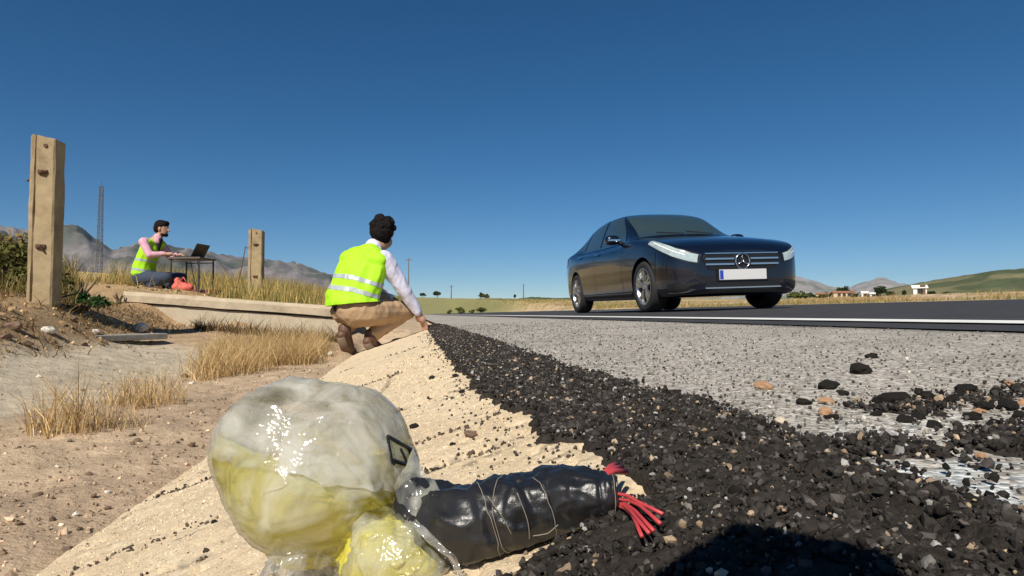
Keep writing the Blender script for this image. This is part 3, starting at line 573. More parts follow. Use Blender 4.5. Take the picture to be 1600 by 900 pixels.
# ------------------------------------------------------------------ plastic bag with yellow lining
def film(name, tint, transp=.3, trans=.55, rough=.16, gl=.14):
    m = bpy.data.materials.new(name); m.use_nodes = True; n = m.node_tree.nodes; L = m.node_tree.links; n.clear(); o = n.new('ShaderNodeOutputMaterial')
    d = n.new('ShaderNodeBsdfDiffuse'); t = n.new('ShaderNodeBsdfTranslucent'); tr = n.new('ShaderNodeBsdfTransparent'); g = n.new('ShaderNodeBsdfGlossy'); g.inputs['Roughness'].default_value = rough
    tc = n.new('ShaderNodeTexCoord'); nz = n.new('ShaderNodeTexNoise'); nz.inputs['Scale'].default_value = 30; nz.inputs['Detail'].default_value = 4; nz.inputs['Distortion'].default_value = 1.2; L.new(tc.outputs['Object'], nz.inputs['Vector'])
    mp = n.new('ShaderNodeMapRange'); mp.inputs[1].default_value = .3; mp.inputs[2].default_value = .7; mp.inputs[3].default_value = transp * .5; mp.inputs[4].default_value = transp * 1.4; L.new(nz.outputs['Fac'], mp.inputs[0])
    bp = n.new('ShaderNodeBump'); bp.inputs['Strength'].default_value = .20; bp.inputs['Distance'].default_value = .004; nb = n.new('ShaderNodeTexNoise'); nb.inputs['Scale'].default_value = 28; nb.inputs['Detail'].default_value = 3; nb.inputs['Distortion'].default_value = 4.0
    L.new(tc.outputs['Object'], nb.inputs['Vector']); L.new(nb.outputs['Fac'], bp.inputs['Height'])
    for q in (d, t, g): L.new(bp.outputs[0], q.inputs['Normal'])
    d.inputs[0].default_value = (*tint, 1); t.inputs[0].default_value = (*tint, 1)
    a = n.new('ShaderNodeMixShader'); a.inputs[0].default_value = trans; L.new(d.outputs[0], a.inputs[1]); L.new(t.outputs[0], a.inputs[2])
    b = n.new('ShaderNodeMixShader'); L.new(mp.outputs[0], b.inputs[0]); L.new(a.outputs[0], b.inputs[1]); L.new(tr.outputs[0], b.inputs[2])
    lw = n.new('ShaderNodeLayerWeight'); lw.inputs[0].default_value = .25; ma = n.new('ShaderNodeMath'); ma.operation = 'MULTIPLY_ADD'; ma.inputs[1].default_value = .5; ma.inputs[2].default_value = gl; L.new(lw.outputs['Fresnel'], ma.inputs[0])
    c = n.new('ShaderNodeMixShader'); L.new(ma.outputs[0], c.inputs[0]); L.new(b.outputs[0], c.inputs[1]); L.new(g.outputs[0], c.inputs[2]); L.new(c.outputs[0], o.inputs[0]); return m
m_film = film('white_film', (.80, .79, .73), .78, .5, .10, .08)
m_pale_yel = film('pale_yellow_film', (.88, .82, .22), .30, .55, .2, .06)
m_film3 = film('flap_film', (.88, .87, .83), .70, .5, .10, .07)
m_strip = film('cream_film', (.84, .83, .52), .35, .5, .15, .08)
m_film2 = film('thin_film', (.80, .80, .68), .74, .5, .14, .08)
m_yel = film('yellow_film', (.88, .80, .12), .02, .45, .25, .06)
m_blacktape = M('black_tape', (.013, .013, .014), .36, spec=.6, bump=.25, bscale=60, bdist=.004, var=.3, scale=30)
m_ink = M('black_ink', (.015, .014, .014), .4)

def ellip(c, prof, depth, n=170, m=120, folds=.006, seed=0, neck=None, fs=1.0, clampz=True, npl=26, ncell=70, crump=.14):
    """crumpled closed film: prof = outline radius by angle, depth = half thickness"""
    A = np.linspace(0, 2 * math.pi, n, endpoint=False); B = np.linspace(-math.pi / 2, math.pi / 2, m)
    a, b = np.meshgrid(A, B, indexing='ij'); ks = sorted(prof); kk = [k - 360 for k in ks] + ks + [k + 360 for k in ks]; vv = [prof[k] for k in ks] * 3
    pr = np.interp(np.degrees(a) % 360, kk, vv); pr = (pr + np.roll(pr, 4, 0) + np.roll(pr, -4, 0) + np.roll(pr, 8, 0) + np.roll(pr, -8, 0)) / 5
    cb = np.cos(b) ** .85; i = pr * cb * np.cos(a); k = pr * cb * np.sin(a); j = depth * np.sign(np.sin(b)) * np.abs(np.sin(b)) ** .9
    nx, ny, nzv = cb * np.cos(a), cb * np.sin(a), np.sin(b)
    wx = nx * 1.9 * fs + .6 * vn(nx * 2, ny * 2, nzv * 2, seed + 1); wy = ny * 1.9 * fs + .6 * vn(nx * 2, ny * 2, nzv * 2, seed + 2); wz = nzv * 1.9 * fs
    rg = np.random.default_rng(seed); pn = rg.normal(size=(npl, 3)); pn /= np.linalg.norm(pn, axis=1)[:, None]; pd = rg.uniform(.90, 1.02, npl)
    nn = np.stack([nx, ny, nzv], -1); nn = nn / np.linalg.norm(nn, axis=-1)[..., None]; dt = np.clip(nn @ pn.T, .05, 1); q_ = pd / dt; kk_ = 42.0
    fac = -np.log(np.exp(-kk_ * q_).sum(-1) + np.exp(-kk_ * 1.06)) / kk_
    i, j, k = i * fac, j * fac, k * fac
    def crease(fr, wdt, sd): return np.exp(-(vn(wx * fr, wy * fr, wz * fr, seed + sd) / wdt) ** 2)
    disp = folds * (.35 * vn(wx * .9, wy * .9, wz * .9, seed + 3) + .13 * crease(1.1, .10, 4) - .10 * crease(1.9, .09, 5) + .10 * crease(3.6, .10, 7) * (vn(wx, wy, wz, seed + 8) > 0) + .05 * vn(wx * 6, wy * 6, wz * 6, seed + 9))
    vp = rg.normal(size=(ncell, 3)); vp /= np.linalg.norm(vp, axis=1)[:, None]; vt = rg.normal(size=(ncell, 3)) * 1.0; nf = nn.reshape(-1, 3); nw = nf + .10 * np.stack([vn(nf[:, 0] * 5, nf[:, 1] * 5, nf[:, 2] * 5, seed + 20 + q) for q in range(3)], -1)
    dd = 1 - nw @ vp.T; ix = np.argsort(dd, axis=1)[:, :2]; a_ = np.arange(len(nf)); f1 = np.sqrt(np.maximum(dd[a_, ix[:, 0]], 0) * 2); f2 = np.sqrt(np.maximum(dd[a_, ix[:, 1]], 0) * 2)
    tilt = ((nf - vp[ix[:, 0]]) * vt[ix[:, 0]]).sum(1); disp = disp + (folds * crump * (tilt * 1.1 * np.clip((f2 - f1) / .05, 0, 1) - .12 * np.exp(-((f2 - f1) / .035) ** 2))).reshape(nx.shape)
    if neck is not None:
        dn = np.arccos(np.clip(nx * neck[0] + ny * neck[1] + nzv * neck[2], -1, 1)); e1 = np.cross(neck, [0, 0, 1.0]); e1 /= np.linalg.norm(e1); e2 = np.cross(neck, e1)
        ph = np.arctan2(nx * e1[0] + ny * e1[1] + nzv * e1[2], nx * e2[0] + ny * e2[1] + nzv * e2[2])
        disp = disp + folds * .8 * np.exp(-(dn / .7) ** 2) * (np.abs(vn(np.cos(ph) * 4.5, np.sin(ph) * 4.5, dn * .8, seed + 6)) - .4)
    s = 1 + disp / np.sqrt(i * i + j * j + k * k + 1e-9)
    Pw = np.array(c)[None, None] + (i * s)[..., None] * RT + (j * s)[..., None] * FW0 + (k * s)[..., None] * (UP)
    V = Pw.reshape(-1, 3)
    if clampz: V[:, 2] = np.maximum(V[:, 2], np.maximum(berm_z(V[:, 0]), np.where(V[:, 0] > .13, zr(V[:, 0]), -9)) + .0025)
    f = grid_faces(n, m)
    last = np.c_[(n - 1) * m + np.arange(m - 1), (n - 1) * m + np.arange(1, m), np.arange(1, m), np.arange(m - 1)]
    return V, np.r_[f, last]
D = .452; px2 = D / F
cb_ = P(499, 722, D)
bagr = empty('plastic_bag', (cb_[0], cb_[1], float(berm_z(cb_[0]))), 'puffed translucent white and yellow plastic bag on the sandy berm', 'bag')
prof = {0: 138, 30: 132, 60: 128, 90: 120, 120: 132, 150: 150, 175: 150, 200: 140, 225: 134, 250: 142, 270: 156, 300: 162, 325: 164, 345: 150}
BAGPROF = dict(prof)
V, f = ellip(cb_, {k: v * px2 * 1.0 for k, v in prof.items()}, .060, 220, 150, .0085, 200, np.array([.80, -.45, -.35]) / np.linalg.norm([.8, -.45, -.35]))
bag_film = obj('bag_film', V, f, m_film, bagr, True)
tree_bag = BVHTree.FromPolygons([Vector(v) for v in V], f.tolist())
# yellow lining in the lower half
prof2 = {k: v * px2 * .965 for k, v in prof.items()}
V, f = ellip(cb_, prof2, .0575, 220, 150, .0085, 200, np.array([.80, -.45, -.35]) / np.linalg.norm([.8, -.45, -.35]))
lv = (V - cb_) @ UP; li = (V - cb_) @ RT; ln_ = .017 - .12 * li + .004 * vn(li * 40, lv * 0, 0, 777); kp = lv < ln_; V = np.where(kp[:, None], V, V + UP[None] * np.clip(ln_ - lv, -.004, 0)[:, None]); f2 = f[kp[f].any(axis=1)]; us = np.unique(f2); rm = -np.ones(len(V), int); rm[us] = np.arange(len(us))
obj('pale_lining', V[us], rm[f2], m_pale_yel, bagr, True)
c2 = P(535, 790, D - .008)
prof = {0: 118, 30: 110, 60: 84, 90: 50, 120: 50, 150: 86, 180: 116, 210: 118, 240: 96, 270: 84, 300: 94, 330: 110}
V, f = ellip(c2, {k: v * px2 for k, v in prof.items()}, .040, 140, 90, .014, 230, np.array([.8, -.45, -.3]), npl=18); obj('yellow_lining', V, f, m_yel, bagr, True)
V, f = ellip(cb_, {k: v * px2 * 1.02 for k, v in BAGPROF.items()}, .0625, 220, 150, .0085, 200, np.array([.80, -.45, -.35]) / np.linalg.norm([.8, -.45, -.35]))
lv = (V - cb_) @ UP; li = (V - cb_) @ RT; ln_ = .010 - .14 * li - 2.2 * (li + .02) ** 2 + .005 * vn(li * 40, lv * 0, 0, 778) + .002 * vn(li * 140, lv * 0, 0, 779); kp = lv > ln_; V = np.where(kp[:, None], V, V + UP[None] * np.clip(ln_ - lv, 0, .004)[:, None]); f2 = f[kp[f].any(axis=1)]; us = np.unique(f2); rm = -np.ones(len(V), int); rm[us] = np.arange(len(us))
obj('upper_flap', V[us], rm[f2], m_film3, bagr, True); tree_bag = BVHTree.FromPolygons([Vector(v) for v in V[us]], rm[f2].tolist())
# strip of lining showing along the upper fold
mb = MB(); pts = []
for (px, py) in [(362, 688), (385, 679), (415, 672), (442, 671), (456, 679), (468, 688), (480, 691)]:
    h_ = tree_bag.ray_cast(Vector((0, 0, 0)), Vector(P(px, py, 1.0)).normalized()); pts.append(np.array(h_[0]) + np.array(P(px, py, 1.0)) * .0015)
wd = np.array([.5, 3.5, 5.0, 4.5, 3.2, 1.6, .3]) * .0009
Vr = []; 
for q, w_ in zip(pts, wd): Vr += [q + UP * w_, q - FW0 * .0012, q - UP * w_]
fr = []
for i in range(len(pts) - 1):
    for j in range(2): fr.append([i * 3 + j, i * 3 + j + 1, i * 3 + 4 + j, i * 3 + 3 + j])
# printed mark near the neck
def on_bag(px, py):
    h_ = tree_bag.ray_cast(Vector((0, 0, 0)), Vector(P(px, py, 1.0)).normalized())
    return (np.array(h_[0]) if h_[0] is not None else np.array(P(px, py, D - .02))) - FW * .0012
mb = MB()
for poly, wq in ([((606, 681), (609, 700), (613, 720), (617, 724)), 2.6], [((606, 681), (622, 690), (636, 698), (648, 706)), 3.0], [((613, 718), (628, 723), (640, 726)), 3.2], [((640, 727), (644, 714), (638, 698)), 2.6], [((626, 700), (632, 712), (636, 722)), 2.2], [((640, 704), (650, 712)), 2.6]):
    q = [on_bag(*c) for c in poly]; qq = []
    for a_, b_ in zip(q[:-1], q[1:]): qq += [a_ + (b_ - a_) * t for t in (0, .5)]
    mb.tube(qq + [q[-1]], wq * px2, 6)
mb.build('printed_mark', m_ink, bagr)
# second lobe spilling forward, and thin grey film at the foot
c3 = P(632, 872, .405); prof = {0: 70, 40: 62, 90: 52, 140: 78, 180: 92, 220: 92, 270: 70, 320: 76}
V, f = ellip(c3, {k: v * .405 / F for k, v in prof.items()}, .026, 110, 80, .009, 260, np.array([-.2, .9, .2])); obj('front_lobe', V, f, m_yel, bagr, True)
prof = {0: 82, 40: 74, 90: 68, 140: 88, 180: 96, 220: 98, 270: 78, 320: 86}
V, f = ellip(P(634, 874, .403), {k: v * .405 / F for k, v in prof.items()}, .029, 110, 80, .012, 290, np.array([-.2, .9, .2])); obj('front_film', V, f, m_film2, bagr, True)
c4 = P(465, 888, .418); prof = {0: 80, 45: 56, 90: 48, 135: 44, 180: 52, 225: 50, 270: 40, 315: 60}
V, f = ellip(c4, {k: v * .418 / F for k, v in prof.items()}, .02, 90, 60, .013, 300, np.array([.5, .7, 0])); obj('foot_film', V, f, m_film, bagr, True)
# flap of film running to the taped end
def ribbon(rows, mat, name, parent, fold=.003, seed=0):
    rows = [[np.array(P(*q)) for q in r] for r in rows]; n = 24; m = 14; V = []
    for i in range(n):
        t = i / (n - 1) * (len(rows) - 1); k = min(int(t), len(rows) - 2); u = t - k; a = rows[k][0] * (1 - u) + rows[k + 1][0] * u; b = rows[k][1] * (1 - u) + rows[k + 1][1] * u
        for j in range(m):
            s = j / (m - 1); V.append(a * (1 - s) + b * s - FW0 * fold * float(vn(s * 4, t * 2, 0, seed)) + UP * fold * .6 * float(vn(s * 5, t * 2, 7, seed)))
    return obj(name, V, grid_faces(n, m), mat, parent, True)
ribbon([[(645, 705, .43), (615, 765, .405)], [(664, 735, .42), (632, 790, .398)], [(690, 765, .40), (650, 810, .39)]], m_film2, 'neck_film', bagr, .004, 310)
ribbon([[(640, 818, .372), (650, 812, .371)], [(668, 845, .364), (680, 838, .363)], [(700, 875, .357), (712, 868, .356)], [(716, 905, .352), (724, 898, .352)]], m_film, 'film_edge', bagr, .002, 311)

# ------------------------------------------------------------------ taped cable bundle
def lift(px, py, r):              # centre of something of radius r that rests on the surface, along a bearing
    d = np.linspace(.22, .7, 900)
    for q in d:
        p = P(px, py, q); s_ = max(float(berm_z(p[0])), float(zr(p[0])) if p[0] > .1 else -9) + r
        if p[2] <= s_: return p, q
    return p, q
bp_ = [(645, 778, 24), (668, 800, 46), (700, 822, 60), (745, 818, 62), (790, 806, 60), (830, 796, 57), (870, 784, 54), (905, 779, 48), (935, 775, 40), (956, 773, 37), (966, 773, 34)]
cen = []; rr_ = []
for (px, py, rp) in bp_:
    q = .39
    for it in range(6): p, q = lift(px, py, rp * q / F * .80)
    cen.append(p); rr_.append(rp * q / F)
cen = np.array(cen); rr_ = np.array(rr_)
cen[0] = P(645, 778, .405); cen[1] = (cen[1] + P(668, 800, .39)) / 2
t_ = np.linspace(0, len(cen) - 1, 130)
cs = np.c_[[np.interp(t_, np.arange(len(cen)), cen[:, k]) for k in range(3)]].T; rs = np.interp(t_, np.arange(len(cen)), rr_)
for _ in range(8): cs[1:-1] = (cs[:-2] + 2 * cs[1:-1] + cs[2:]) / 4; rs[1:-1] = (rs[:-2] + 2 * rs[1:-1] + rs[2:]) / 4
bund = empty('cable_bundle', (cs[60][0], cs[60][1], float(berm_z(cs[60][0]))), 'cable bundle wrapped in shiny black tape lying across berm and crumbs', 'cable bundle')
tt = np.gradient(cs, axis=0); tt /= np.linalg.norm(tt, axis=1)[:, None]; sdv = np.cross(tt, ZZ); sdv /= np.linalg.norm(sdv, axis=1)[:, None]; upv = np.cross(sdv, tt)
na = 90; al = np.linspace(0, 2 * math.pi, na, endpoint=False); ti, ai = np.meshgrid(t_, al, indexing='ij')
ca, sa = np.cos(ai), np.sin(ai)
cv = RNG.uniform([0, -1.2, -1.2], [10.5, 1.2, 1.2], (110, 3)); ctl = RNG.normal(size=(110, 3)); q3 = np.stack([ti.ravel() * .9, ca.ravel(), sa.ravel()], -1); dq = np.linalg.norm(q3[:, None] - (cv * [.9, 1, 1])[None], axis=-1); ix = np.argsort(dq, axis=1)[:, :2]; aa_ = np.arange(len(q3)); e12 = dq[aa_, ix[:, 1]] - dq[aa_, ix[:, 0]]
crum = ((((q3 - (cv * [.9, 1, 1])[ix[:, 0]]) * ctl[ix[:, 0]]).sum(1) * np.clip(e12 / .12, 0, 1)) * .045 - .03 * np.exp(-(e12 / .06) ** 2)).reshape(ti.shape)
fold = crum - np.abs(vn(ti * .55 + .9 * vn(ca * 1.1, sa * 1.1, ti * .4, 321), ca * 1.1, sa * 1.1, 320)) * .16 - .10 * np.abs(vn(ti * 1.3, ca * 2.2, sa * 2.2 + ti * .6, 322)) - .05 * np.abs(vn(ti * 3.1, ca * 3, sa * 3, 323))
groove = 0
for (tg, sl, dp) in ((3.0, .25, .07), (4.6, .5, .06), (8.3, .15, .09), (9.0, .3, .07)): groove = groove - dp * np.exp(-((ti - tg - sl * ca) / .10) ** 2)
step = .07 * sst(6.1, 6.2, ti + .2 * ca) * (1 - sst(6.5, 8.4, ti))
rad2 = rs[:, None] * (np.interp(ti, [0, 6, 8, 10], [1.14, 1.14, 1.06, .98]) + fold + groove + step)
V = cs[:, None] + rad2[..., None] * (ca[..., None] * sdv[:, None] + sa[..., None] * upv[:, None]); V = V.reshape(-1, 3)
fl = np.maximum(berm_z(V[:, 0]), np.where(V[:, 0] > .1, zr(V[:, 0]), -9)) + .003; V[:, 2] = np.maximum(V[:, 2], fl)
f = grid_faces(130, na, True).tolist() + [list(range(na))[::-1], list(range(129 * na, 130 * na))]
obj('tape_wrap', V, f, m_blacktape, bund, True); BV = V.reshape(130, na, 3)
m_red = M('red_wire', (.45, .05, .055), .45, var=.15, scale=60); m_str = M('grey_string', (.24, .21, .17), .6); m_cu = M('copper_end', (.45, .2, .1), .4, metal=.6)
E0 = cs[-1]
for k, (px, py, s0, s1) in enumerate([(1036, 803, 768, -.002), (1032, 818, 776, .0), (1021, 829, 782, .003), (1003, 838, 787, .002), (1014, 833, 785, .004)]):
    q = .345
    p, q = lift(px, py, .012); a = np.array(P(955, s0, float(np.dot(E0, FW)) - .006 + s1)); b = np.array(P(968, s0 + 4, float(np.dot(E0, FW)) - .008 + s1)); m_ = (b + p) / 2 + ZZ * .003 * random.uniform(.2, 1.5) + RT * random.uniform(-.002, .002)
    mb = MB(); mb.tube([a, b, (b + m_) / 2 + ZZ * .001, m_, (m_ + p) / 2, p], .00105, 8); mb.build('red_wire', m_red, bund, True)
for k, (px, py) in enumerate([(972, 730), (966, 724), (978, 737)]):
    p, q = lift(px, py, .013); a = np.array(P(940, 745, float(np.dot(E0, FW)) + .012)); mb = MB(); mb.tube([a, (a + p) / 2 + ZZ * .002, p], .0018, 8); mb.build('red_wire', m_red, bund, True)
def ring(t0, sl, a0, a1, out=.0012, n=40):
    r = []
    for a in np.linspace(a0, a1, n):
        t = t0 + sl * math.cos(a); i = int(np.clip(t / t_[-1] * 129, 0, 129)); j = int(round((a % (2 * math.pi)) / (2 * math.pi) * na)) % na
        v = BV[i, j]; c = cs[i]; d = (v - c) / np.linalg.norm(v - c); r.append(v + d * out)
    r = np.array(r); r[1:-1] = (r[:-2] + r[1:-1] * 2 + r[2:]) / 4; return r
# which way round faces the camera
fa = float(np.arctan2(np.dot(upv[60], -FW0), np.dot(sdv[60], -FW0)))
for (t0, sl, a0, a1) in ((3.4, .35, -1.5, 1.5), (4.3, -.5, -1.4, 1.7), (5.3, .45, -1.4, 1.3), (9.3, .25, -1.5, 1.5)):
    mb = MB(); mb.tube(ring(t0, sl, fa + a0, fa + a1, .0008), .00026, 5); mb.build('string', m_str, bund, True)
for pts in ([(762, 775), (790, 815), (806, 850), (812, 880), (815, 905)], [(808, 770), (826, 815), (828, 850), (820, 880), (808, 905)], [(872, 820), (840, 848), (815, 870), (802, 905)]):
    q = []
    for (px, py) in pts:
        ii = np.argmin(np.abs(t_ - np.interp(px, [b[0] for b in bp_], np.arange(len(bp_))))); d = float(np.dot(cs[ii], FW)) - rs[ii] * 1.12 * math.cos(min(1.2, abs(py - bp_[5][1]) / 75.)) - .003; q.append(P(px, py, d))
    q = np.array(q); tq = np.linspace(0, len(q) - 1, 30); q = np.c_[[np.interp(tq, np.arange(len(q)), q[:, k]) for k in range(3)]].T
    for _ in range(6): q[1:-1] = (q[:-2] + 2 * q[1:-1] + q[2:]) / 4
    q[:, 2] = np.maximum(q[:, 2], np.array([max(float(berm_z(a[0])), float(zr(a[0]))) + .004 for a in q]))
    mb = MB(); mb.tube(q, .00030, 5); mb.build('loose_string', m_str, bund, True)

# ------------------------------------------------------------------ video camera taking the picture (its shadow falls on the crumbs)
m_dark = M('black_plastic', (.02, .02, .02), .5, var=.2, scale=30)
vcb = np.array([0, 0, 0.]) - FW0 * .05; e = empty('video_camera', (vcb[0], vcb[1], float(berm_z(vcb[0]))), 'black video camera on a small stand, casting a shadow on the crumbs', 'camera')
Rz = np.array(Matrix.Rotation(-YAW, 3, 'Z'))
def cc(i, j, k): return i * RT + j * FW0 + k * ZZ
mb = MB(); mb.box(cc(-.005, -.062, .065), (.047, .046, .085), Rz, .012); mb.build('body', m_dark, e)
mb = MB(); mb.tube([cc(0, -.03, 0), cc(0, -.012, 0)], .026, 24); mb.build('lens', m_dark, e, True)
mb = MB(); mb.tube([cc(-.04, -.05, .13), cc(-.035, -.05, .20), cc(-.008, -.05, .225), cc(.022, -.05, .205), cc(.034, -.05, .13)], [.022, .024, .030, .026, .02], 12); mb.build('handle', m_dark, e, True)
mb = MB(); mb.box(cc(-.085, -.08, .03), (.028, .004, .04), Rz, .003); mb.build('flip_screen', m_dark, e)
mb = MB(); mb.tube([cc(0, -.062, -.015), cc(0, -.062, -.10)], .012, 10); mb.build('column', m_dark, e)
for a in (0.5, 2.6, 4.7):
    q = cc(.06 * math.cos(a), -.062 + .045 * math.sin(a), 0); q[2] = max(float(berm_z(q[0])), gz(q[0], q[1])) + .004
    mb = MB(); mb.tube([cc(0, -.062, -.09), q], .005, 8); mb.build('leg', m_dark, e)

# ------------------------------------------------------------------ people
def capsule_bm(bm, p1, r1, p2, r2, sub=2):
    g = bmesh.new(); bmesh.ops.create_icosphere(g, subdivisions=sub, radius=1); S = np.array([v.co[:] for v in g.verts]); g.free()
    r1 = np.broadcast_to(np.asarray(r1, float), (3,)); r2 = np.broadcast_to(np.asarray(r2, float), (3,))
    vs_ = [bm.verts.new(v) for v in np.r_[S * r1 + p1, S * r2 + p2]]
    h = bmesh.ops.convex_hull(bm, input=vs_)
    bmesh.ops.delete(bm, geom=[v for v in vs_ if not v.link_faces], context='VERTS')
def blob(name, prims, mat, parent, O, ax, voxel=.008, smooth=4, wrinkle=0., wscale=14, cut=None, seed=0, hem=None):
    """one continuous surface grown round tapered limbs"""
    bm = bmesh.new()
    for (p1, r1, p2, r2) in prims: capsule_bm(bm, np.array(p1, float), r1, np.array(p2, float), r2)
    me = bpy.data.meshes.new(name); bm.to_mesh(me); bm.free()
    o = bpy.data.objects.new(name, me); COL.objects.link(o)
    md = o.modifiers.new('r', 'REMESH'); md.mode = 'VOXEL'; md.voxel_size = voxel
    ms = o.modifiers.new('s', 'SMOOTH'); ms.factor = .5; ms.iterations = smooth
    bpy.context.view_layer.update(); dg = bpy.context.evaluated_depsgraph_get(); m2 = bpy.data.meshes.new_from_object(o.evaluated_get(dg))
    bpy.data.objects.remove(o); bpy.data.meshes.remove(me)
    n = len(m2.vertices); V = np.zeros(n * 3, np.float32); m2.vertices.foreach_get('co', V); V = V.reshape(-1, 3).astype(float)
    Nn = np.zeros(n * 3, np.float32); m2.vertices.foreach_get('normal', Nn); Nn = Nn.reshape(-1, 3)
    if wrinkle > 0:
        wv = .5 - np.abs(fbm(V[:, 0] * wscale, V[:, 1] * wscale, V[:, 2] * wscale * .7, 3, 400 + seed)) * 2; V = V + Nn * (wrinkle * wv)[:, None]
    Fc = [list(p.vertices) for p in m2.polygons]
    if hem is not None:
        hv = hem(V); Fc = [q for q in Fc if any(hv[i] > 0 for i in q)]; V[:, 2] = np.where(hv < 0, V[:, 2] - hv, V[:, 2])
    if cut is not None:
        keep = cut(V); Fc = [q for q in Fc if all(keep[i] for i in q)]
    bpy.data.meshes.remove(m2)
    used = sorted({i for q in Fc for i in q}); mp = {a: b for b, a in enumerate(used)}; V = V[used]; Nn = Nn[used]; Fc = [[mp[i] for i in q] for q in Fc]
    W = O[None] + V @ np.array(ax)
    ob = obj(name, W, Fc, mat, parent, True); return ob, V, Nn, Fc
def band(name, V, Nn, Fc, sel, off, mat, parent, O, ax):
    k = sel(V); F2 = [q for q in Fc if all(k[i] for i in q)]; used = sorted({i for q in F2 for i in q}); mp = {a: b for b, a in enumerate(used)}
    Vs = V[used] + Nn[used] * off
    return obj(name, O[None] + Vs @ np.array(ax), [[mp[i] for i in q] for q in F2], mat, parent, True)
m_skin = M('skin', (.42, .24, .16), .55, var=.1, scale=20); m_hair = M('dark_hair', (.008, .006, .006), .8, spec=.15, var=.4, scale=60, bump=.6, bscale=90, bdist=.006)
m_vest = M('hi_vis_yellow', (.36, .72, .008), .75, var=.06, scale=12, bump=.15, bscale=180, bdist=.002)
m_refl = M('reflective_grey', (.36, .40, .42), .45, var=.1, scale=30)
m_shirt = M('pale_shirt', (.60, .60, .74), .85, var=.10, scale=18, bump=.3, bscale=25, bdist=.01)
m_khaki = M('khaki_cloth', (.40, .27, .155), .88, var=.12, scale=16, bump=.3, bscale=30, bdist=.01)
m_boot = M('brown_boot', (.10, .05, .03), .6, var=.3, scale=30); m_sole = M('boot_sole', (.16, .11, .07), .8); m_black = M('black_cloth', (.018, .018, .02), .8)
m_pink = M('pink_check_shirt', (.62, .34, .42), .85, var=.25, scale=60); m_navy = M('navy_trousers', (.030, .045, .075), .85, var=.2, scale=20, bump=.3, bscale=30, bdist=.01)
m_brn = M('brown_belt', (.08, .04, .02), .5)
AX = [RT, FW0, ZZ]; AXW = [RT * 1.07, FW0, ZZ]
def hand(o, fwd, side, dn, sc=1.0):
    """palm, four unequal bent fingers and a thumb off the side of the palm"""
    o, fwd, side, dn = [np.array(q, float) for q in (o, fwd, side, dn)]; pr = [(o, .026 * sc, o + fwd * .045 * sc + side * .012, .030 * sc), (o, .024 * sc, o + fwd * .045 * sc - side * .016, .026 * sc)]
    for k, (s, l) in enumerate(((-.030, .030), (-.010, .040), (.010, .042), (.028, .036))):
        a = o + fwd * .06 * sc + side * s * sc; b = a + (fwd * .9 + dn * .35) * l * sc; c = b + (fwd * .35 + dn * .9) * l * .8 * sc; pr += [(a, .0105 * sc, b, .0095 * sc), (b, .0095 * sc, c, .008 * sc)]
    a = o + fwd * .015 * sc + side * .03 * sc; b = a + (side * .8 + fwd * .6) * .032 * sc; c = b + (fwd * .9 + dn * .4) * .028 * sc; pr += [(a, .013 * sc, b, .011 * sc), (b, .011 * sc, c, .009 * sc)]
    return pr

# --- crouching man in khaki trousers, seen from behind
O1 = P(590, 550, 4.85); g1 = gz(O1[0] - .2, O1[1]); O1[2] = -.305
man = empty('person', (O1[0] - .1, O1[1], -.31), 'person in yellow hi-vis vest and khaki trousers crouching by the berm, back turned', 'person')
H = np.array([.005, .11, .945]); nk = np.array([-.045, .05, .815])
RS, LS = np.array([.055, .0, .725]), np.array([-.235, .07, .745]); RE, RW = np.array([.178, .09, .475]), np.array([.262, .17, .315]); LE, LW = np.array([-.17, .34, .60]), np.array([.0, .46, .44])
CH = np.array([-.11, .04, .64]); WA = np.array([-.165, -.04, .46]); PV = np.array([-.145, -.06, .335])
RH, LH = np.array([-.06, -.05, .32]), np.array([-.225, .00, .33]); RK, LK = np.array([.155, .24, .33]), np.array([-.06, .40, .42]); RA, LA = np.array([-.055, .03, .12]), np.array([-.225, -.03, .17])
LT, RTt = np.array([-.215, .06, .03]), np.array([-.02, .16, .035])
def vec(a): return a / np.linalg.norm(a)
body = [(H + [0, .01, .03], (.072, .088, .085), H + [0, .02, -.045], (.060, .072, .062)), (H + [.02, .02, -.075], .052, nk, .058), (nk, .06, (RS + LS) / 2, .08), (RS + [-.02, 0, 0], .045, LS + [.02, 0, 0], .045), (CH, (.13, .09, .12), WA, (.115, .09, .11)), (WA, .11, PV, .12),
        (RS, .047, RE, .038), (RE, .037, RW, .026), (LS, .047, LE, .038), (LE, .037, LW, .026), (RH, .085, RK, .058), (LH, .085, LK, .058), (RK, .052, RA, .036), (LK, .052, LA, .036), (RA, .038, RTt, .03), (LA, .038, LT, .03),
        (H + [.072, .02, -.01], (.010, .018, .028), H + [.074, .018, .0], (.010, .018, .028)), (H + [-.072, .02, -.01], (.010, .018, .028), H + [-.074, .018, .0], (.010, .018, .028)),
        (H + [.03, .105, -.01], .014, H + [.03, .115, -.025], .013)]
body += hand(RW + [.005, .008, -.015], vec(np.array([.35, .45, -.75])), vec(np.array([-.6, .6, .1])), vec(np.array([.1, -.1, -1.]))) + hand(LW, vec(np.array([.5, .5, -.5])), vec(np.array([.5, -.5, .1])), np.array([0, 0, -1.]))
blob('body', body, m_skin, man, O1, AXW, .0065, 2)
hp = [(H + [0, -.005, .045], (.088, .098, .082), H + [0, -.03, -.005], (.084, .085, .075)), (H + [.0, -.03, -.03], (.074, .06, .05), H + [0, -.025, -.07], (.055, .045, .035))]
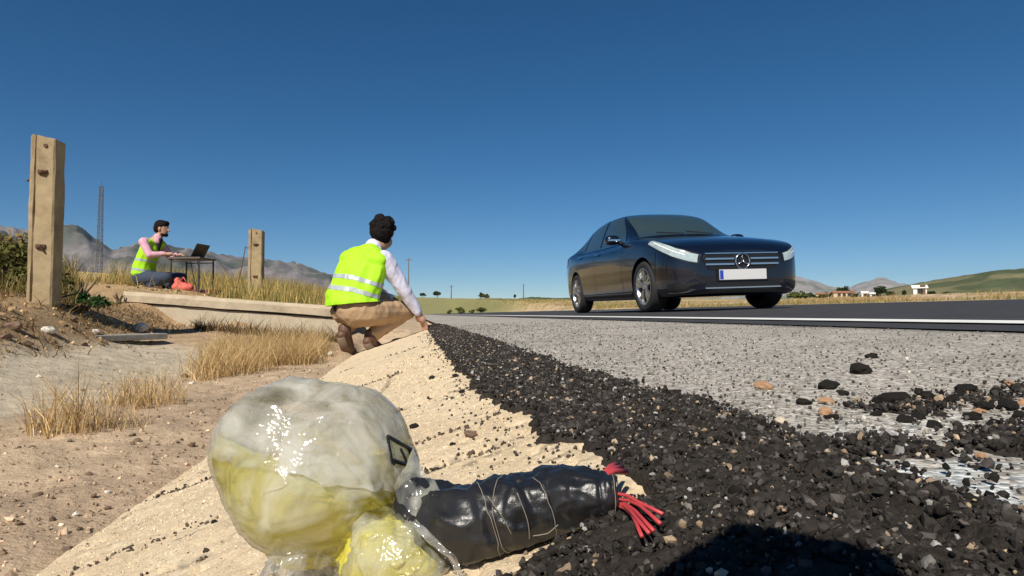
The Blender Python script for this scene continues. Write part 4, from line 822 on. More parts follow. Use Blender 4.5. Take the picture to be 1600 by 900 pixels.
for k in range(26):
    a, b = random.uniform(0, 6.28), random.uniform(-.1, 1.4); q = H + np.array([.078 * math.cos(a) * math.cos(b), -.01 + .085 * math.sin(a) * math.cos(b), .035 + .085 * math.sin(b)]); 
    if q[1] > H[1] + .05 and q[2] < H[2] + .06: continue
    hp.append((q, .024, q + np.array([random.uniform(-.02, .02), random.uniform(-.01, .02), random.uniform(-.01, .022)]), .012))
blob('hair', hp, m_hair, man, O1, AXW, .0055, 1, .010, 55)
blob('shirt', [(RS + [-.02, .01, .0], .074, RE, .052), (RE, .049, RW + [-.006, -.006, .012], .039), (LS + [.02, .02, -.01], .055, LE, .050), (LE, .049, LW, .038), (RS + [-.03, 0, 0], .068, LS + [.05, 0, -.01], .058), (nk + [-.005, -.01, -.035], .066, nk + [0, .0, .012], .062), (CH, (.14, .10, .12), WA, (.125, .10, .1))], m_shirt, man, O1, AXW, .007, 3, .007, 13, seed=1)
tv = vec(CH - PV)
ob, V, Nn, Fc = blob('hi_vis_vest', [(RS + [-.045, .0, -.01], (.070, .085, .072), LS + [.02, -.01, -.015], (.075, .085, .072)), (LS + [.025, -.01, -.03], .074, WA + [-.105, -.01, -.02], (.085, .11, .09)), (RS + [-.05, 0, -.04], .070, WA + [.09, -.01, -.02], (.09, .11, .09)), (RS + [-.05, 0, .0], .062, nk + [-.01, -.03, -.02], .055), (LS + [.03, 0, 0], .066, nk + [-.03, -.03, -.02], .055), (nk + [-.03, -.02, -.06], .085, CH, (.155, .115, .12)), (CH + [-.01, 0, 0], (.178, .13, .14), WA + [-.01, 0, 0], (.186, .14, .12)), (WA + [-.01, 0, 0], (.186, .14, .10), PV + [-.02, 0, .06], (.192, .15, .09)), (PV + [-.02, 0, .06], (.194, .152, .06), PV + [-.022, 0, .02], (.19, .15, .05))], m_vest, man, O1, AXW, .007, 3, .013, 8, hem=lambda V: V[:, 2] - .385 - .10 * (V[:, 0] + .14), cut=lambda V: (np.linalg.norm(V - (nk + np.array([.0, .01, .03])), axis=1) > .066), seed=2)
def lev(V): return V[:, 2] + .22 * V[:, 0] + .10 * np.abs(V[:, 0] + .15) - .02
band('reflective_stripe', V, Nn, Fc, lambda V: (lev(V) > .505) & (lev(V) < .545), .003, m_refl, man, O1, AXW)
band('reflective_stripe', V, Nn, Fc, lambda V: (lev(V) > .415) & (lev(V) < .455), .003, m_refl, man, O1, AXW)
blob('trousers', [(PV, (.155, .125, .10), PV + [0, .0, .05], (.15, .12, .08)), (RH, .108, RK, .078), (LH, .108, LK, .078), (RK, .074, RA + [.01, .01, .03], .056), (LK, .074, LA + [.0, .02, .045], .054), (PV, .13, RH, .11), (PV, .13, LH, .11)], m_khaki, man, O1, AXW, .007, 4, .010, 11, seed=3)
mb = MB(); ang_ = np.linspace(0, 6.2832, 41); mb.tube([O1 + np.array([PV[0] + .158 * math.cos(a), 0, 0]) @ np.array(AXW) + np.array([0, PV[1] + .128 * math.sin(a), PV[2] + .058]) @ np.array(AXW) for a in ang_], .012, 8); mb.build('belt', m_brn, man, True)
mb = MB(); q = O1 + (np.array([-.262, -.12, .375])) @ np.array(AXW); mb.box(q, (.024, .018, .05), Rz, .008); mb.build('belt_pouch', m_black, man)
for (A_, T_, nm) in ((LA, LT, 'boot'), (RA, RTt, 'boot')):
    hl = A_ + np.array([-.01, -.055, -.02])
    b_, *_r = blob(nm, [(A_ + [0, -.005, .03], .048, A_ + [0, -.01, -.02], .046), (hl, .038, A_ + [0, .02, -.03], .044), (A_ + [0, .02, -.04], .046, T_, .042), (T_, (.046, .045, .03), T_ + [.005, .045, -.002], (.038, .03, .024))], m_boot, man, O1, AXW, .006, 2)
    mb = MB(); mb.tube([O1 + (q_) @ np.array(AXW) for q_ in (hl + [0, -.03, -.02], (hl + T_) / 2 + [0, -.02, -.035], T_ + [0, .0, -.028], T_ + [0, .06, -.02])], [.03, .034, .036, .028], 8); mb.build('sole', m_sole, b_ if False else man, True)

# --- man at the laptop
O2 = P(238, 457, 9.0); O2[2] = gz(O2[0], O2[1])
man2 = empty('person', tuple(O2), 'person in hi-vis vest and dark trousers sitting low and typing at a laptop', 'person')
H = np.array([.105, .02, .865]); nk = np.array([.06, .0, .745]); SR, SL = np.array([-.045, -.17, .665]), np.array([.02, .17, .665]); ER, WR = np.array([.07, -.21, .48]), np.array([.27, -.12, .50]); EL, WL = np.array([.14, .22, .48]), np.array([.31, .10, .505])
CH = np.array([-.04, 0, .56]); WA = np.array([-.12, 0, .34]); PV = np.array([-.13, 0, .17]); HR, HL = PV + [.02, -.09, -.01], PV + [.02, .09, -.01]; KR, KL = np.array([.30, -.20, .17]), np.array([.30, .20, .19]); AR, AL = np.array([.06, -.14, .065]), np.array([.10, .14, .065])
body = [(H + [0, 0, .03], (.088, .072, .085), H + [.015, 0, -.045], (.068, .058, .062)), (H + [-.02, 0, -.07], .05, nk, .055), (nk, .055, (SR + SL) / 2, .08), (SR, .052, SL, .052), (CH, (.09, .14, .12), WA, (.09, .125, .11)), (WA, .105, PV, .11), (SR, .045, ER, .037), (ER, .036, WR, .025), (SL, .045, EL, .037), (EL, .036, WL, .025), (HR, .08, KR, .055), (HL, .08, KL, .055), (KR, .05, AR, .036), (KL, .05, AL, .036), (AR, .036, AR + [.14, -.02, -.02], .028), (AL, .036, AL + [.14, .02, -.02], .028), (H + [.088, 0, -.002], .013, H + [.102, 0, -.022], .014), (H + [0, -.072, -.01], (.018, .01, .028), H + [0, -.074, .0], (.018, .01, .028)), (H + [0, .072, -.01], (.018, .01, .028), H + [0, .074, 0], (.018, .01, .028))]
body += hand(WR, np.array([.95, .2, .05]), np.array([-.2, .95, 0]), np.array([0, 0, -1.])) + hand(WL, np.array([.95, -.2, .05]), np.array([-.2, -.95, 0]), np.array([0, 0, -1.]))
blob('body', body, m_skin, man2, O2, AX, .008, 2)
blob('hair', [(H + [-.01, 0, .055], (.098, .084, .075), H + [-.045, 0, .005], (.07, .08, .07)), (H + [.05, 0, .085], (.05, .06, .035), H + [-.02, 0, .09], (.07, .07, .045))], m_hair, man2, O2, AX, .008, 2, .004, 50)
blob('beard', [(H + [.055, 0, -.082], (.032, .042, .03), H + [.02, 0, -.07], (.04, .058, .03))], m_hair, man2, O2, AX, .007, 2)
blob('shirt', [(SR, .062, ER, .05), (ER, .048, WR + [-.05, -.01, 0], .036), (SL, .062, EL, .05), (EL, .048, WL + [-.05, .01, 0], .036), (SR, .062, SL, .062), (nk + [-.005, 0, -.05], .066, nk + [0, 0, .0], .06), (CH, (.10, .15, .12), WA, (.10, .135, .1))], m_pink, man2, O2, AX, .008, 3, .005, 14, seed=5)
blob('scarf', [(nk + [.03, 0, -.03], (.04, .05, .03), CH + [.10, 0, .03], (.03, .04, .06))], m_black, man2, O2, AX, .008, 2)
ob, V, Nn, Fc = blob('hi_vis_vest', [(SR + [.0, .035, -.005], (.078, .066, .07), SL + [0, -.035, -.005], (.078, .066, .07)), (CH, (.125, .165, .14), WA, (.135, .175, .12)), (WA, (.138, .178, .12), PV + [0, 0, .06], (.15, .185, .07))], m_vest, man2, O2, AX, .008, 4, .007, 10, hem=lambda V: V[:, 2] - .165, cut=lambda V: (V[:, 2] < .735), seed=6)
band('reflective_stripe', V, Nn, Fc, lambda V: (V[:, 2] + .15 * V[:, 0] > .385) & (V[:, 2] + .15 * V[:, 0] < .425), .003, m_refl, man2, O2, AX)
band('reflective_stripe', V, Nn, Fc, lambda V: (V[:, 2] + .15 * V[:, 0] > .245) & (V[:, 2] + .15 * V[:, 0] < .285), .003, m_refl, man2, O2, AX)
blob('trousers', [(PV, (.135, .16, .10), PV + [0, 0, .04], (.13, .155, .07)), (HR, .105, KR, .078), (HL, .105, KL, .078), (KR, .074, AR, .058), (KL, .074, AL, .058)], m_navy, man2, O2, AX, .008, 4, .008, 10, seed=7)
for (A_, s) in ((AR, -1), (AL, 1)):
    blob('shoe', [(A_ + [-.03, 0, -.02], .042, A_ + [.10, s * .02, -.028], (.06, .042, .032))], m_boot, man2, O2, AX, .008, 2)

# ------------------------------------------------------------------ camping table, laptop, red bag
Rt = np.array(Matrix.Rotation(-YAW - .12, 3, 'Z'))
T0 = P(300, 457, 9.0); T0[2] = gz(T0[0], T0[1]); tab = empty('camping_table', tuple(T0), 'small dark folding table with thin legs carrying the laptop', 'table')
m_tab = M('table_top', (.10, .085, .07), .6, var=.2, scale=20); m_leg = M('table_leg', (.035, .03, .028), .5)
def tl(i, j, k): return T0 + Rt @ np.array([i, j, k])
mb = MB(); mb.box(tl(0, 0, .475), (.235, .20, .012), Rt, .004); mb.build('table_top', m_tab, tab)
for (i, j) in ((-.21, -.17), (.21, -.17), (-.21, .17), (.21, .17)):
    q = tl(i, j, 0); q[2] = gz(q[0], q[1]); mb = MB(); mb.tube([tl(i * .98, j, .465), q], .0115, 8); mb.build('leg', m_leg, tab)
for j in (-.17, .17): mb = MB(); mb.tube([tl(-.21, j, .43), tl(.21, j, .43)], .008, 6); mb.build('rail', m_leg, tab)
mb = MB(); mb.tube([tl(.03, -.1, .46), tl(.08, -.1, .25), tl(.12, -.08, .03)], .006, 6); mb.tube([tl(.1, -.05, .46), tl(.13, -.02, .2), tl(.09, -.06, .03)], .006, 6)
tag(mb.build('power_cable', m_leg), 'thin dark cables hanging from the small folding table', 'cable')
lp = empty('laptop', tuple(tl(0, 0, .4885)), 'open black laptop standing on the small folding table', 'laptop')
mb = MB(); mb.box(tl(-.03, 0, .4965), (.10, .15, .008), Rt, .003); mb.build('keyboard_base', m_dark, lp)
Rl = Rt @ np.array(Matrix.Rotation(R(28), 3, 'Y')); mb = MB(); mb.box(tl(.115, 0, .59), (.006, .15, .10), Rl, .003); lid = mb.build('lid', m_dark, lp)
mb = MB(); mb.box(tl(.107, 0, .5945), (.0035, .138, .088), Rl); mb.build('screen', M('laptop_screen', (.05, .055, .06), .2), lp)
Q = P(284, 452, 8.85); Q[2] = gz(Q[0], Q[1]); m_redb = M('red_cloth', (.62, .13, .10), .8, var=.2, scale=14, bump=.5, bscale=12, bdist=.02)
rb = empty('red_bag', tuple(Q), 'crumpled red bag on the ground under the small table', 'bag')
blob('sack', [((-.05, 0, .06), (.07, .09, .07), (.06, .02, .06), (.09, .09, .06)), ((-.04, 0, .1), (.05, .06, .06), (-.06, 0, .16), (.035, .05, .035))], m_redb, rb, Q, AX, .01, 2, .015, 14)
mb = MB(); mb.tube([Q + cc(-.02, 0, .15), Q + cc(.03, -.02, .2), Q + cc(.07, 0, .12)], .008, 6); mb.build('strap', m_redb, rb, True)
Q = P(322, 457, 8.9); Q[2] = gz(Q[0], Q[1]); m_mar = M('maroon_cloth', (.14, .03, .035), .85, var=.2, scale=14)
eb_ = empty('equipment_case', tuple(Q), 'low maroon equipment case on the ground beyond the red bag', 'case')
mb = MB(); mb.box(Q + cc(0, 0, .035), (.18, .09, .035), Rt, .015); mb.build('shell', m_mar, eb_, True)
mb = MB(); mb.tube([Q + cc(-.05, -.09, .05), Q + cc(-.05, -.11, .06), Q + cc(.05, -.11, .06), Q + cc(.05, -.09, .05)], .008, 6); mb.build('handle', m_dark, eb_, True)

# ------------------------------------------------------------------ dark blue saloon car
def herm(xk, yk, x):
    xk = np.array(xk, float); yk = np.array(yk, float); d = np.gradient(yk, xk); dl = np.diff(yk) / np.diff(xk)
    for i in range(1, len(xk) - 1): d[i] = 0 if dl[i - 1] * dl[i] <= 0 else 2 * dl[i - 1] * dl[i] / (dl[i - 1] + dl[i])
    d[0], d[-1] = dl[0], dl[-1]
    x = np.asarray(x, float); i = np.clip(np.searchsorted(xk, x) - 1, 0, len(xk) - 2); h = xk[i + 1] - xk[i]; t = (x - xk[i]) / h
    return (2 * t**3 - 3 * t**2 + 1) * yk[i] + (t**3 - 2 * t**2 + t) * h * d[i] + (-2 * t**3 + 3 * t**2) * yk[i + 1] + (t**3 - t**2) * h * d[i + 1]
FO = .82                          # front overhang
def car_rows(s):
    s = np.asarray(s, float)
    W = herm([0, .05, .16, .4, .8, 1.5, 2.8, 3.6, 4.1, 4.45, 4.62, 4.69], [.52, .68, .81, .878, .90, .905, .905, .895, .87, .81, .74, .64], s)
    zb = herm([0, .1, .3, 4.2, 4.55, 4.69], [.24, .19, .17, .19, .28, .36], s)
    zs_ = herm([0, .1, .3, .8, 1.5, 2.5, 3.5, 4.2, 4.6, 4.69], [.585, .64, .69, .76, .82, .86, .89, .91, .89, .82], s)
    zt_ = herm([0, .1, .3, .8, 1.3, 1.6, 2.5, 3.3, 3.8, 4.2, 4.6, 4.69], [.65, .725, .795, .885, .945, .955, .965, .98, 1.0, 1.0, .97, .89], s)
    tp = herm([0, .1, .3, .8, 1.25, 1.4, 1.7, 2.0, 2.3, 2.7, 3.2, 3.6, 4.0, 4.22, 4.45, 4.62, 4.69], [.70, .785, .86, .955, 1.02, 1.075, 1.26, 1.40, 1.465, 1.48, 1.45, 1.37, 1.22, 1.095, 1.055, 1.02, .93], s)
    k = sst(1.2, 1.95, s) * (1 - sst(3.5, 4.25, s)); mx = lambda a, b: a * (1 - k) + b * k; d = tp - zt_
    rows = [(0 * W, zb), (.80 * W, zb), (.945 * W, zb + .045), (.985 * W, zb + .32 * (zs_ - zb)), (1.0 * W, zb + .66 * (zs_ - zb)), (.985 * W, zs_), (mx(.94, .875) * W, zt_), (mx(.78, .755) * W, zt_ + mx(.52, .55) * d), (mx(.52, .635) * W, zt_ + mx(.84, .88) * d), (mx(.26, .40) * W, zt_ + mx(.96, .975) * d), (0 * W, tp)]
    return np.stack([np.stack(r, -1) for r in rows], -2)   # (..., 11, 2)
def car_pt(s, v, off=0.0):        # point on the right half of the body, local coordinates
    s = np.asarray(s, float); v = np.asarray(v, float); s, v = np.broadcast_arrays(s, v)
    def ev(s, v):
        r = car_rows(s); ext = np.concatenate([r[..., 1:2, :] * [-1, 1], r, r[..., -2:-1, :] * [-1, 1]], -2)
        i = np.clip(np.floor(v).astype(int), 0, 9); t = (v - i)[..., None]
        g = lambda k: np.take_along_axis(ext, (i + k)[..., None, None], -2)[..., 0, :]
        p0, p1, p2, p3 = g(0), g(1), g(2), g(3); T = .5
        m1, m2 = (p2 - p0) * T, (p3 - p1) * T
        q = (2 * t**3 - 3 * t**2 + 1) * p1 + (t**3 - 2 * t**2 + t) * m1 + (-2 * t**3 + 3 * t**2) * p2 + (t**3 - t**2) * m2
        return np.stack([np.maximum(q[..., 0], 0), FO - s, q[..., 1]], -1)
    p = ev(s, v)
    if off:
        e = 1e-3; a = ev(np.clip(s + e, 0, 4.69), v) - ev(np.clip(s - e, 0, 4.69), v); b = ev(s, np.clip(v + e, 0, 10)) - ev(s, np.clip(v - e, 0, 10)); n = np.cross(b, a); n /= np.linalg.norm(n, axis=-1)[..., None] + 1e-12
        n *= np.sign(n[..., :1] * .3 + n[..., 2:] + 1e-9 + (n[..., :1] > .3))  # outwards
        p = p + off * n
    return p
m_car = M('navy_paint', (.0035, .006, .016), .28, metal=.25, coat=1.0, spec=.5)
def glassmat(name, col=(.03, .05, .05), gl=.10):
    m = M(name, col, .05, spec=.8, coat=.6); return m
m_glass = glassmat('tinted_glass'); m_chrome = M('chrome', (.75, .76, .78), .16, metal=1.0); m_tyre = M('tyre_rubber', (.018, .018, .018), .8, var=.2, scale=40); m_rim = M('alloy_rim', (.50, .51, .53), .28, metal=.9); m_trim = M('black_trim', (.010, .010, .011), .45)
m_lamp = M('headlamp_lens', (.40, .48, .48), .12, spec=.8, coat=1.0, var=.25, scale=14); m_plate = M('plate_white', (.58, .58, .58), .5); m_eu = M('plate_blue', (.02, .06, .38), .5)
cx, cy = 2.98 + .785, 7.76; car = empty('car', (cx, cy, float(road_z(cx)) + .005), 'dark blue saloon car with silver wheels driving along the road', 'car')
car.rotation_euler = (0, math.atan(.035), math.pi + .044)
ss = np.r_[np.linspace(0, .5, 22, endpoint=False), np.linspace(.5, 4.3, 74, endpoint=False), np.linspace(4.3, 4.69, 16)]; vv = np.linspace(0, 10, 81)
S_, V_ = np.meshgrid(ss, vv, indexing='ij'); Rr = car_pt(S_, V_); Lf = Rr[:, 1:-1][:, ::-1] * [-1, 1, 1]; ringv = np.concatenate([Rr, Lf], 1); ns, nr = ringv.shape[:2]
f = grid_faces(ns, nr, True).tolist()
def cap(o):
    q = []
    for i in range(80):
        a, b = i, i + 1; c, d = (nr - b) % nr, (nr - a) % nr
        if b == 80: c = 80
        lst = []; [lst.append(t) for t in (a, b, c, d) if t not in lst]; q.append([o + t for t in lst])
    return q
f += cap(0) + [c[::-1] for c in cap((ns - 1) * nr)]
body = obj('body', ringv.reshape(-1, 3), f, m_car, car, True, None, False)
bmx = bmesh.new(); bmx.from_mesh(body.data); bmesh.ops.remove_doubles(bmx, verts=bmx.verts[:], dist=1e-5); bmesh.ops.recalc_face_normals(bmx, faces=bmx.faces[:]); bmx.to_mesh(body.data); bmx.free()
cutters = []
for ya in (0.0, -2.84):
    for sx in (-1, 1):
        mb = MB(); n_ = 40
        Vc = [(sx * xx, ya + .362 * math.cos(a), .335 + .362 * math.sin(a)) for xx in (.58, 1.3) for a in np.arange(n_) * 2 * math.pi / n_]
        fcx = [[i, (i + 1) % n_, n_ + (i + 1) % n_, n_ + i] for i in range(n_)] + [list(range(n_))[::-1], list(range(n_, 2 * n_))]
        me = mesh_data('cutter', Vc, fcx); bq = bmesh.new(); bq.from_mesh(me); bmesh.ops.recalc_face_normals(bq, faces=bq.faces[:]); bq.to_mesh(me); bq.free()
        co = bpy.data.objects.new('cutter', me); COL.objects.link(co); co.parent = car; cutters.append(co)
        md = body.modifiers.new('arch', 'BOOLEAN'); md.operation = 'DIFFERENCE'; md.object = co; md.solver = 'EXACT'
bpy.context.view_layer.update(); dg = bpy.context.evaluated_depsgraph_get(); nm_ = bpy.data.meshes.new_from_object(body.evaluated_get(dg)); body.modifiers.clear(); body.data = nm_
for co in cutters: bpy.data.objects.remove(co)
nm_.polygons.foreach_set('use_smooth', np.ones(len(nm_.polygons), bool)); nm_.set_sharp_from_angle(angle=R(38))
def patch(name, sa, sb, va, vb, off, mat, mirror=False, parent=None, n=26, m=16, center=False):
    """a panel on the body: start/end along the car and lower/upper row, each as a function of 0..1"""
    u, t = np.meshgrid(np.linspace(0, 1, n), np.linspace(0, 1, m), indexing='ij')
    v = va(u) * (1 - t) + vb(u) * t; s = sa(t) * (1 - u) + sb(t) * u; p = car_pt(s, v, off)
    if mirror: p = p * [-1, 1, 1]
    return obj(name, p.reshape(-1, 3), grid_faces(n, m), mat, parent or car, True, None, False)
K = lambda c: (lambda t: 0 * t + c); LN = lambda a, b: (lambda t: a + (b - a) * t)
for mir in (False, True):
    patch('side_window', LN(1.52, 2.12), K(2.60), K(6.12), K(8.0), .005, m_glass, mir)
    patch('side_window', K(2.68), LN(3.42, 3.30), K(6.12), K(8.0), .005, m_glass, mir)
    patch('side_window', LN(3.48, 3.36), LN(3.80, 3.44), K(6.15), K(7.9), .005, m_glass, mir)
    patch('window_trim', K(1.50), K(3.82), K(6.0), K(6.10), .007, m_chrome, mir, n=40, m=3)
    patch('side_skirt', K(.40 + .82), K(3.2), K(1.9), K(2.25), .006, m_trim, mir)
    patch('sill_strip', K(1.22), K(3.24), K(2.27), K(2.36), .007, m_chrome, mir, n=40, m=3)
    hl_ = patch('headlight', K(.012), K(.66), LN(4.72, 5.75), LN(5.85, 6.35), .007, m_lamp, mir)
    patch('headlight_surround', K(.004), K(.69), LN(4.60, 5.68), LN(5.97, 6.42), .004, m_trim, mir)
    patch('daytime_lamp', K(.06), K(.55), LN(5.3, 5.98), LN(5.42, 6.06), .010, M('lamp_strip', (.9, .93, .95), .2), mir, m=3)
    patch('corner_intake', K(.01), K(.24), LN(1.6, 2.2), LN(3.0, 2.9), .005, m_trim, mir)
    patch('intake_trim', K(.005), K(.26), LN(1.55, 2.1), LN(1.75, 2.2), .009, m_chrome, mir, m=3)
    patch('tail_light', K(4.25), K(4.66), K(4.6), K(5.9), .006, M('tail_lamp', (.25, .01, .01), .2, coat=1.0), mir)
    for s0 in (1.50, 2.64, 3.50):
        patch('door_gap', LN(s0, s0 + .01), LN(s0 + .008, s0 + .018), K(2.5), K(6.0), .003, m_trim, mir, n=3, m=20)
    for s0 in (2.42, 3.32): patch('door_handle', K(s0), K(s0 + .2), K(5.02), K(5.22), .02, m_chrome, mir, n=8, m=4)
    patch('bonnet_gap', K(.32), K(1.24), LN(6.42, 6.5), LN(6.46, 6.54), .003, m_trim, mir, m=3)
    patch('bumper_gap', K(.44), K(.452), K(3.6), K(5.3), .003, m_trim, mir, n=3)
    # mirror
    sx = -1 if mir else 1; mb = MB(); bmx = bmesh.new(); bmesh.ops.create_uvsphere(bmx, u_segments=18, v_segments=12, radius=1)
    Vm = np.array([v.co[:] for v in bmx.verts]); bmx.verts.index_update(); Fm = [[v.index for v in q.verts] for q in bmx.faces]; bmx.free()
    Vm = np.sign(Vm) * np.abs(Vm) ** .75 * [.105, .075, .07] + [sx * .955, FO - 1.68, 1.01]; mb.add(Vm, Fm); mr = mb.build('wing_mirror', m_car, car, True, False)
    mb = MB(); mb.tube([(sx * .80, FO - 1.68, .96), (sx * .90, FO - 1.68, .985)], [.03, .025], 8); mb.build('mirror_arm', m_trim, car, True, False)
    mb = MB(); mb.box((sx * .955, FO - 1.60, 1.005), (.085, .006, .012)); mb.build('indicator', m_chrome, car, False, False)
def whole(name, sa, sb, vl, off, mat, n=24, m=30):
    u, t = np.meshgrid(np.linspace(0, 1, n), np.linspace(-1, 1, m), indexing='ij'); v = 10 - np.abs(t) * (10 - vl(u)); s = sa + (sb - sa) * u + 0 * t
    p = car_pt(s, v, off); p[..., 0] *= np.sign(t) + (t == 0); return obj(name, p.reshape(-1, 3), grid_faces(n, m), mat, car, True, None, False)
whole('windscreen', 1.31, 2.12, LN(7.05, 8.15), .005, m_glass)
whole('rear_window', 3.42, 4.12, LN(8.1, 7.2), .005, m_glass)
whole('bonnet_gap', 1.245, 1.26, K(6.6), .003, m_trim, 3)
for x0 in (-.5, .05):
    mb = MB(); mb.tube([np.array(car_pt(1.33, 10 - abs(x0) * 3.2)) * [np.sign(x0 + .001), 1, 1] + [0, 0, .02], np.array(car_pt(1.42, 10 - abs(x0 + .45) * 3.2)) * [np.sign(x0 + .45), 1, 1] + [0, 0, .02]], .007, 6); mb.build('wiper', m_trim, car, False, False)
yf = FO
def poly(name, pts, y0, y1, mat):
    n = len(pts); V = [(a, y0, b) for a, b in pts] + [(a, y1, b) for a, b in pts]; return obj(name, V, [list(range(n)), list(range(n, 2 * n))[::-1]] + [[i, (i + 1) % n, n + (i + 1) % n, n + i] for i in range(n)], mat, car, False, None, False)
poly('grille', [(-.46, .655), (.46, .655), (.50, .60), (.42, .475), (-.42, .475), (-.50, .60)], yf - .01, yf + .008, m_trim)
for z0 in (.535, .598):
    for sx in (-1, 1): mb = MB(); mb.box((sx * .285, yf + .014, z0), (.18, .007, .012), None, .003); mb.build('grille_bar', m_chrome, car, False, False)
mb = MB(); ang_ = np.linspace(0, 2 * math.pi, 33); mb.tube([(.088 * math.cos(a), yf + .02, .567 + .088 * math.sin(a)) for a in ang_], .009, 6, False)
for a in (90, 210, 330): mb.tube([(0, yf + .02, .567), (.086 * math.cos(R(a)), yf + .02, .567 + .086 * math.sin(R(a)))], [.013, .004], 6)
mb.build('badge', m_chrome, car, True, False)
poly('grille_frame', [(-.47, .668), (.47, .668), (.46, .657), (-.46, .657)], yf - .01, yf + .013, m_chrome)
poly('lower_intake', [(-.46, .345), (.46, .345), (.48, .26), (-.48, .26)], yf - .01, yf + .006, m_trim)
mb = MB(); mb.box((0, yf + .012, .262), (.48, .012, .007)); mb.build('splitter_trim', m_chrome, car, False, False)
mb = MB(); mb.box((0, yf + .014, .412), (.30, .010, .060), None, .004); pl_ = mb.build('number_plate', m_plate, car, False, False)
mb = MB(); mb.box((.274, yf + .0235, .412), (.022, .002, .052)); mb.build('plate_band', m_eu, pl_, False, False)
mb = MB(); mb.box((0, yf + .009, .412), (.325, .008, .072)); mb.build('plate_holder', m_trim, car, False, False)
def wheel(x0, y0, sx):
    w_ = empty('wheel', (x0, y0, .325)); w_.parent = car
    pr = [(.232, -.10), (.27, -.112), (.305, -.105), (.322, -.08), (.325, 0), (.322, .08), (.305, .105), (.27, .112), (.232, .10)]
    mb = MB(); mb.lathe(pr, 48, 0); mb.build('tyre', m_tyre, w_, True, False)
    mb = MB(); mb.lathe([(.235, .10), (.226, .104), (.215, .09), (.205, .03), (.205, -.09)], 40, 0); 
    for v in range(len(mb.V)): mb.V[v] = (mb.V[v][0] * sx, mb.V[v][1], mb.V[v][2])
    mb.build('rim', m_rim, w_, True, False)
    mb = MB(); mb.lathe([(.001, .03), (.205, .03), (.205, .02)], 36, 0)
    for v in range(len(mb.V)): mb.V[v] = (mb.V[v][0] * sx, mb.V[v][1], mb.V[v][2])
    mb.build('brake_disc', m_trim, w_, True, False)
    for k in range(5):
        a = 2 * math.pi * k / 5 + .4; mb = MB()
        for da in (-.17, .17):
            c, s_ = math.cos(a + da), math.sin(a + da); c0, s0 = math.cos(a + da * .35), math.sin(a + da * .35); pw = np.array([-math.sin(a), math.cos(a)]) * .017
            q = [(sx * .088, c0 * .05 + pw[0], s0 * .05 + pw[1]), (sx * .088, c0 * .05 - pw[0], s0 * .05 - pw[1]), (sx * .098, c * .215 - pw[0], s_ * .215 - pw[1]), (sx * .098, c * .215 + pw[0], s_ * .215 + pw[1])]
            mb.add(q + [(p[0] - sx * .03, p[1], p[2]) for p in q], [[0, 1, 2, 3], [4, 7, 6, 5], [0, 4, 5, 1], [1, 5, 6, 2], [2, 6, 7, 3], [3, 7, 4, 0]])
        mb.build('spoke', m_rim, w_, False, False)
    mb = MB(); mb.lathe([(.001, .098), (.04, .098), (.062, .085), (.062, .05)], 24, 0)
    for v in range(len(mb.V)): mb.V[v] = (mb.V[v][0] * sx, mb.V[v][1], mb.V[v][2])
    mb.build('hub_cap', m_rim, w_, True, False)
for y0 in (0, -2.84):
    for sx in (1, -1): wheel(sx * .785, y0, sx)
mb = MB(); mb.box((0, -1.4, .30), (.56, 2.0, .10)); mb.build('underbody', m_trim, car, False, False)

# ------------------------------------------------------------------ far land: hills, trees, poles, mast, houses
def ridge(name, sil, D, depth, col, col2, seed, noise=.06, kd=1.0, cs=.01, bsc=.02):
    """a range of hills: crest height by bearing, falling away in front and behind"""
    px = np.linspace(sil[0][0], sil[-1][0], 230); py = np.interp(px, [q[0] for q in sil], [q[1] for q in sil]); t = np.linspace(-1, 1, 56)
    V = []
    dirs = np.array([P(a, b, 1.0) for a, b in zip(px, py)]); hd = np.hypot(dirs[:, 0], dirs[:, 1]); u = dirs[:, :2] / hd[:, None]; H_ = dirs[:, 2] / hd
    edge = np.minimum(sst(0, .06, np.linspace(0, 1, 230)), sst(1, .94, np.linspace(0, 1, 230)))
    T, A = np.meshgrid(t, np.arange(230), indexing='ij'); dist = D + depth * T; h = (H_ * D)[A] * (1 - np.abs(T) ** 1.25) * edge[A]
    xx = u[A][..., 0] * dist; yy = u[A][..., 1] * dist; sc_ = 6.0 / depth
    n_ = np.abs(fbm(xx * sc_, yy * sc_, 0, 5, seed)); h = h * (1 + noise * 3 * (.25 - n_) * np.minimum(1, np.abs(T) * 3)) + noise * .25 * (H_ * D)[A] * (vn(A * .35, T * 0, 0, seed + 5)) * (np.abs(T) < .05)
    V = np.c_[xx.ravel(), yy.ravel(), (h - 3).ravel()]
    k = sst(-.1, .25, fbm(xx * sc_ * 1.3, yy * sc_ * 1.3, 0, 4, seed + 9)).ravel(); C = np.array(col)[None] * (1 - k[:, None]) + np.array(col2)[None] * k[:, None]
    return struct(name, V, grid_faces(56, 230), m_hill, True, C)
m_hill = M('hill_ground', attr=True, rough=1.0, var=.35, scale=.02, bump=.7, bscale=.03, bdist=12, spec=.05, detail=9)
ridge('mountains', [(-260, 385), (-120, 352), (0, 358), (60, 366), (95, 356), (122, 357), (150, 377), (175, 393), (198, 388), (235, 380), (290, 390), (345, 400), (420, 408), (465, 413), (505, 426), (560, 442), (640, 462)], 3400, 1500, (.20, .18, .17), (.09, .095, .075), 500, .26)
ridge('mountains', [(1000, 470), (1120, 452), (1200, 440), (1245, 431), (1268, 437), (1300, 447), (1328, 449), (1352, 439), (1372, 433), (1388, 435), (1402, 441), (1460, 452), (1560, 470)], 4600, 1200, (.28, .26, .24), (.17, .17, .13), 520, .10)
ridge('hills', [(1290, 468), (1340, 460), (1390, 448), (1440, 439), (1480, 432), (1520, 426), (1548, 421), (1600, 417), (1680, 407), (1800, 402), (2000, 420), (2200, 470)], 1500, 620, (.085, .10, .045), (.20, .18, .09), 540, .06)
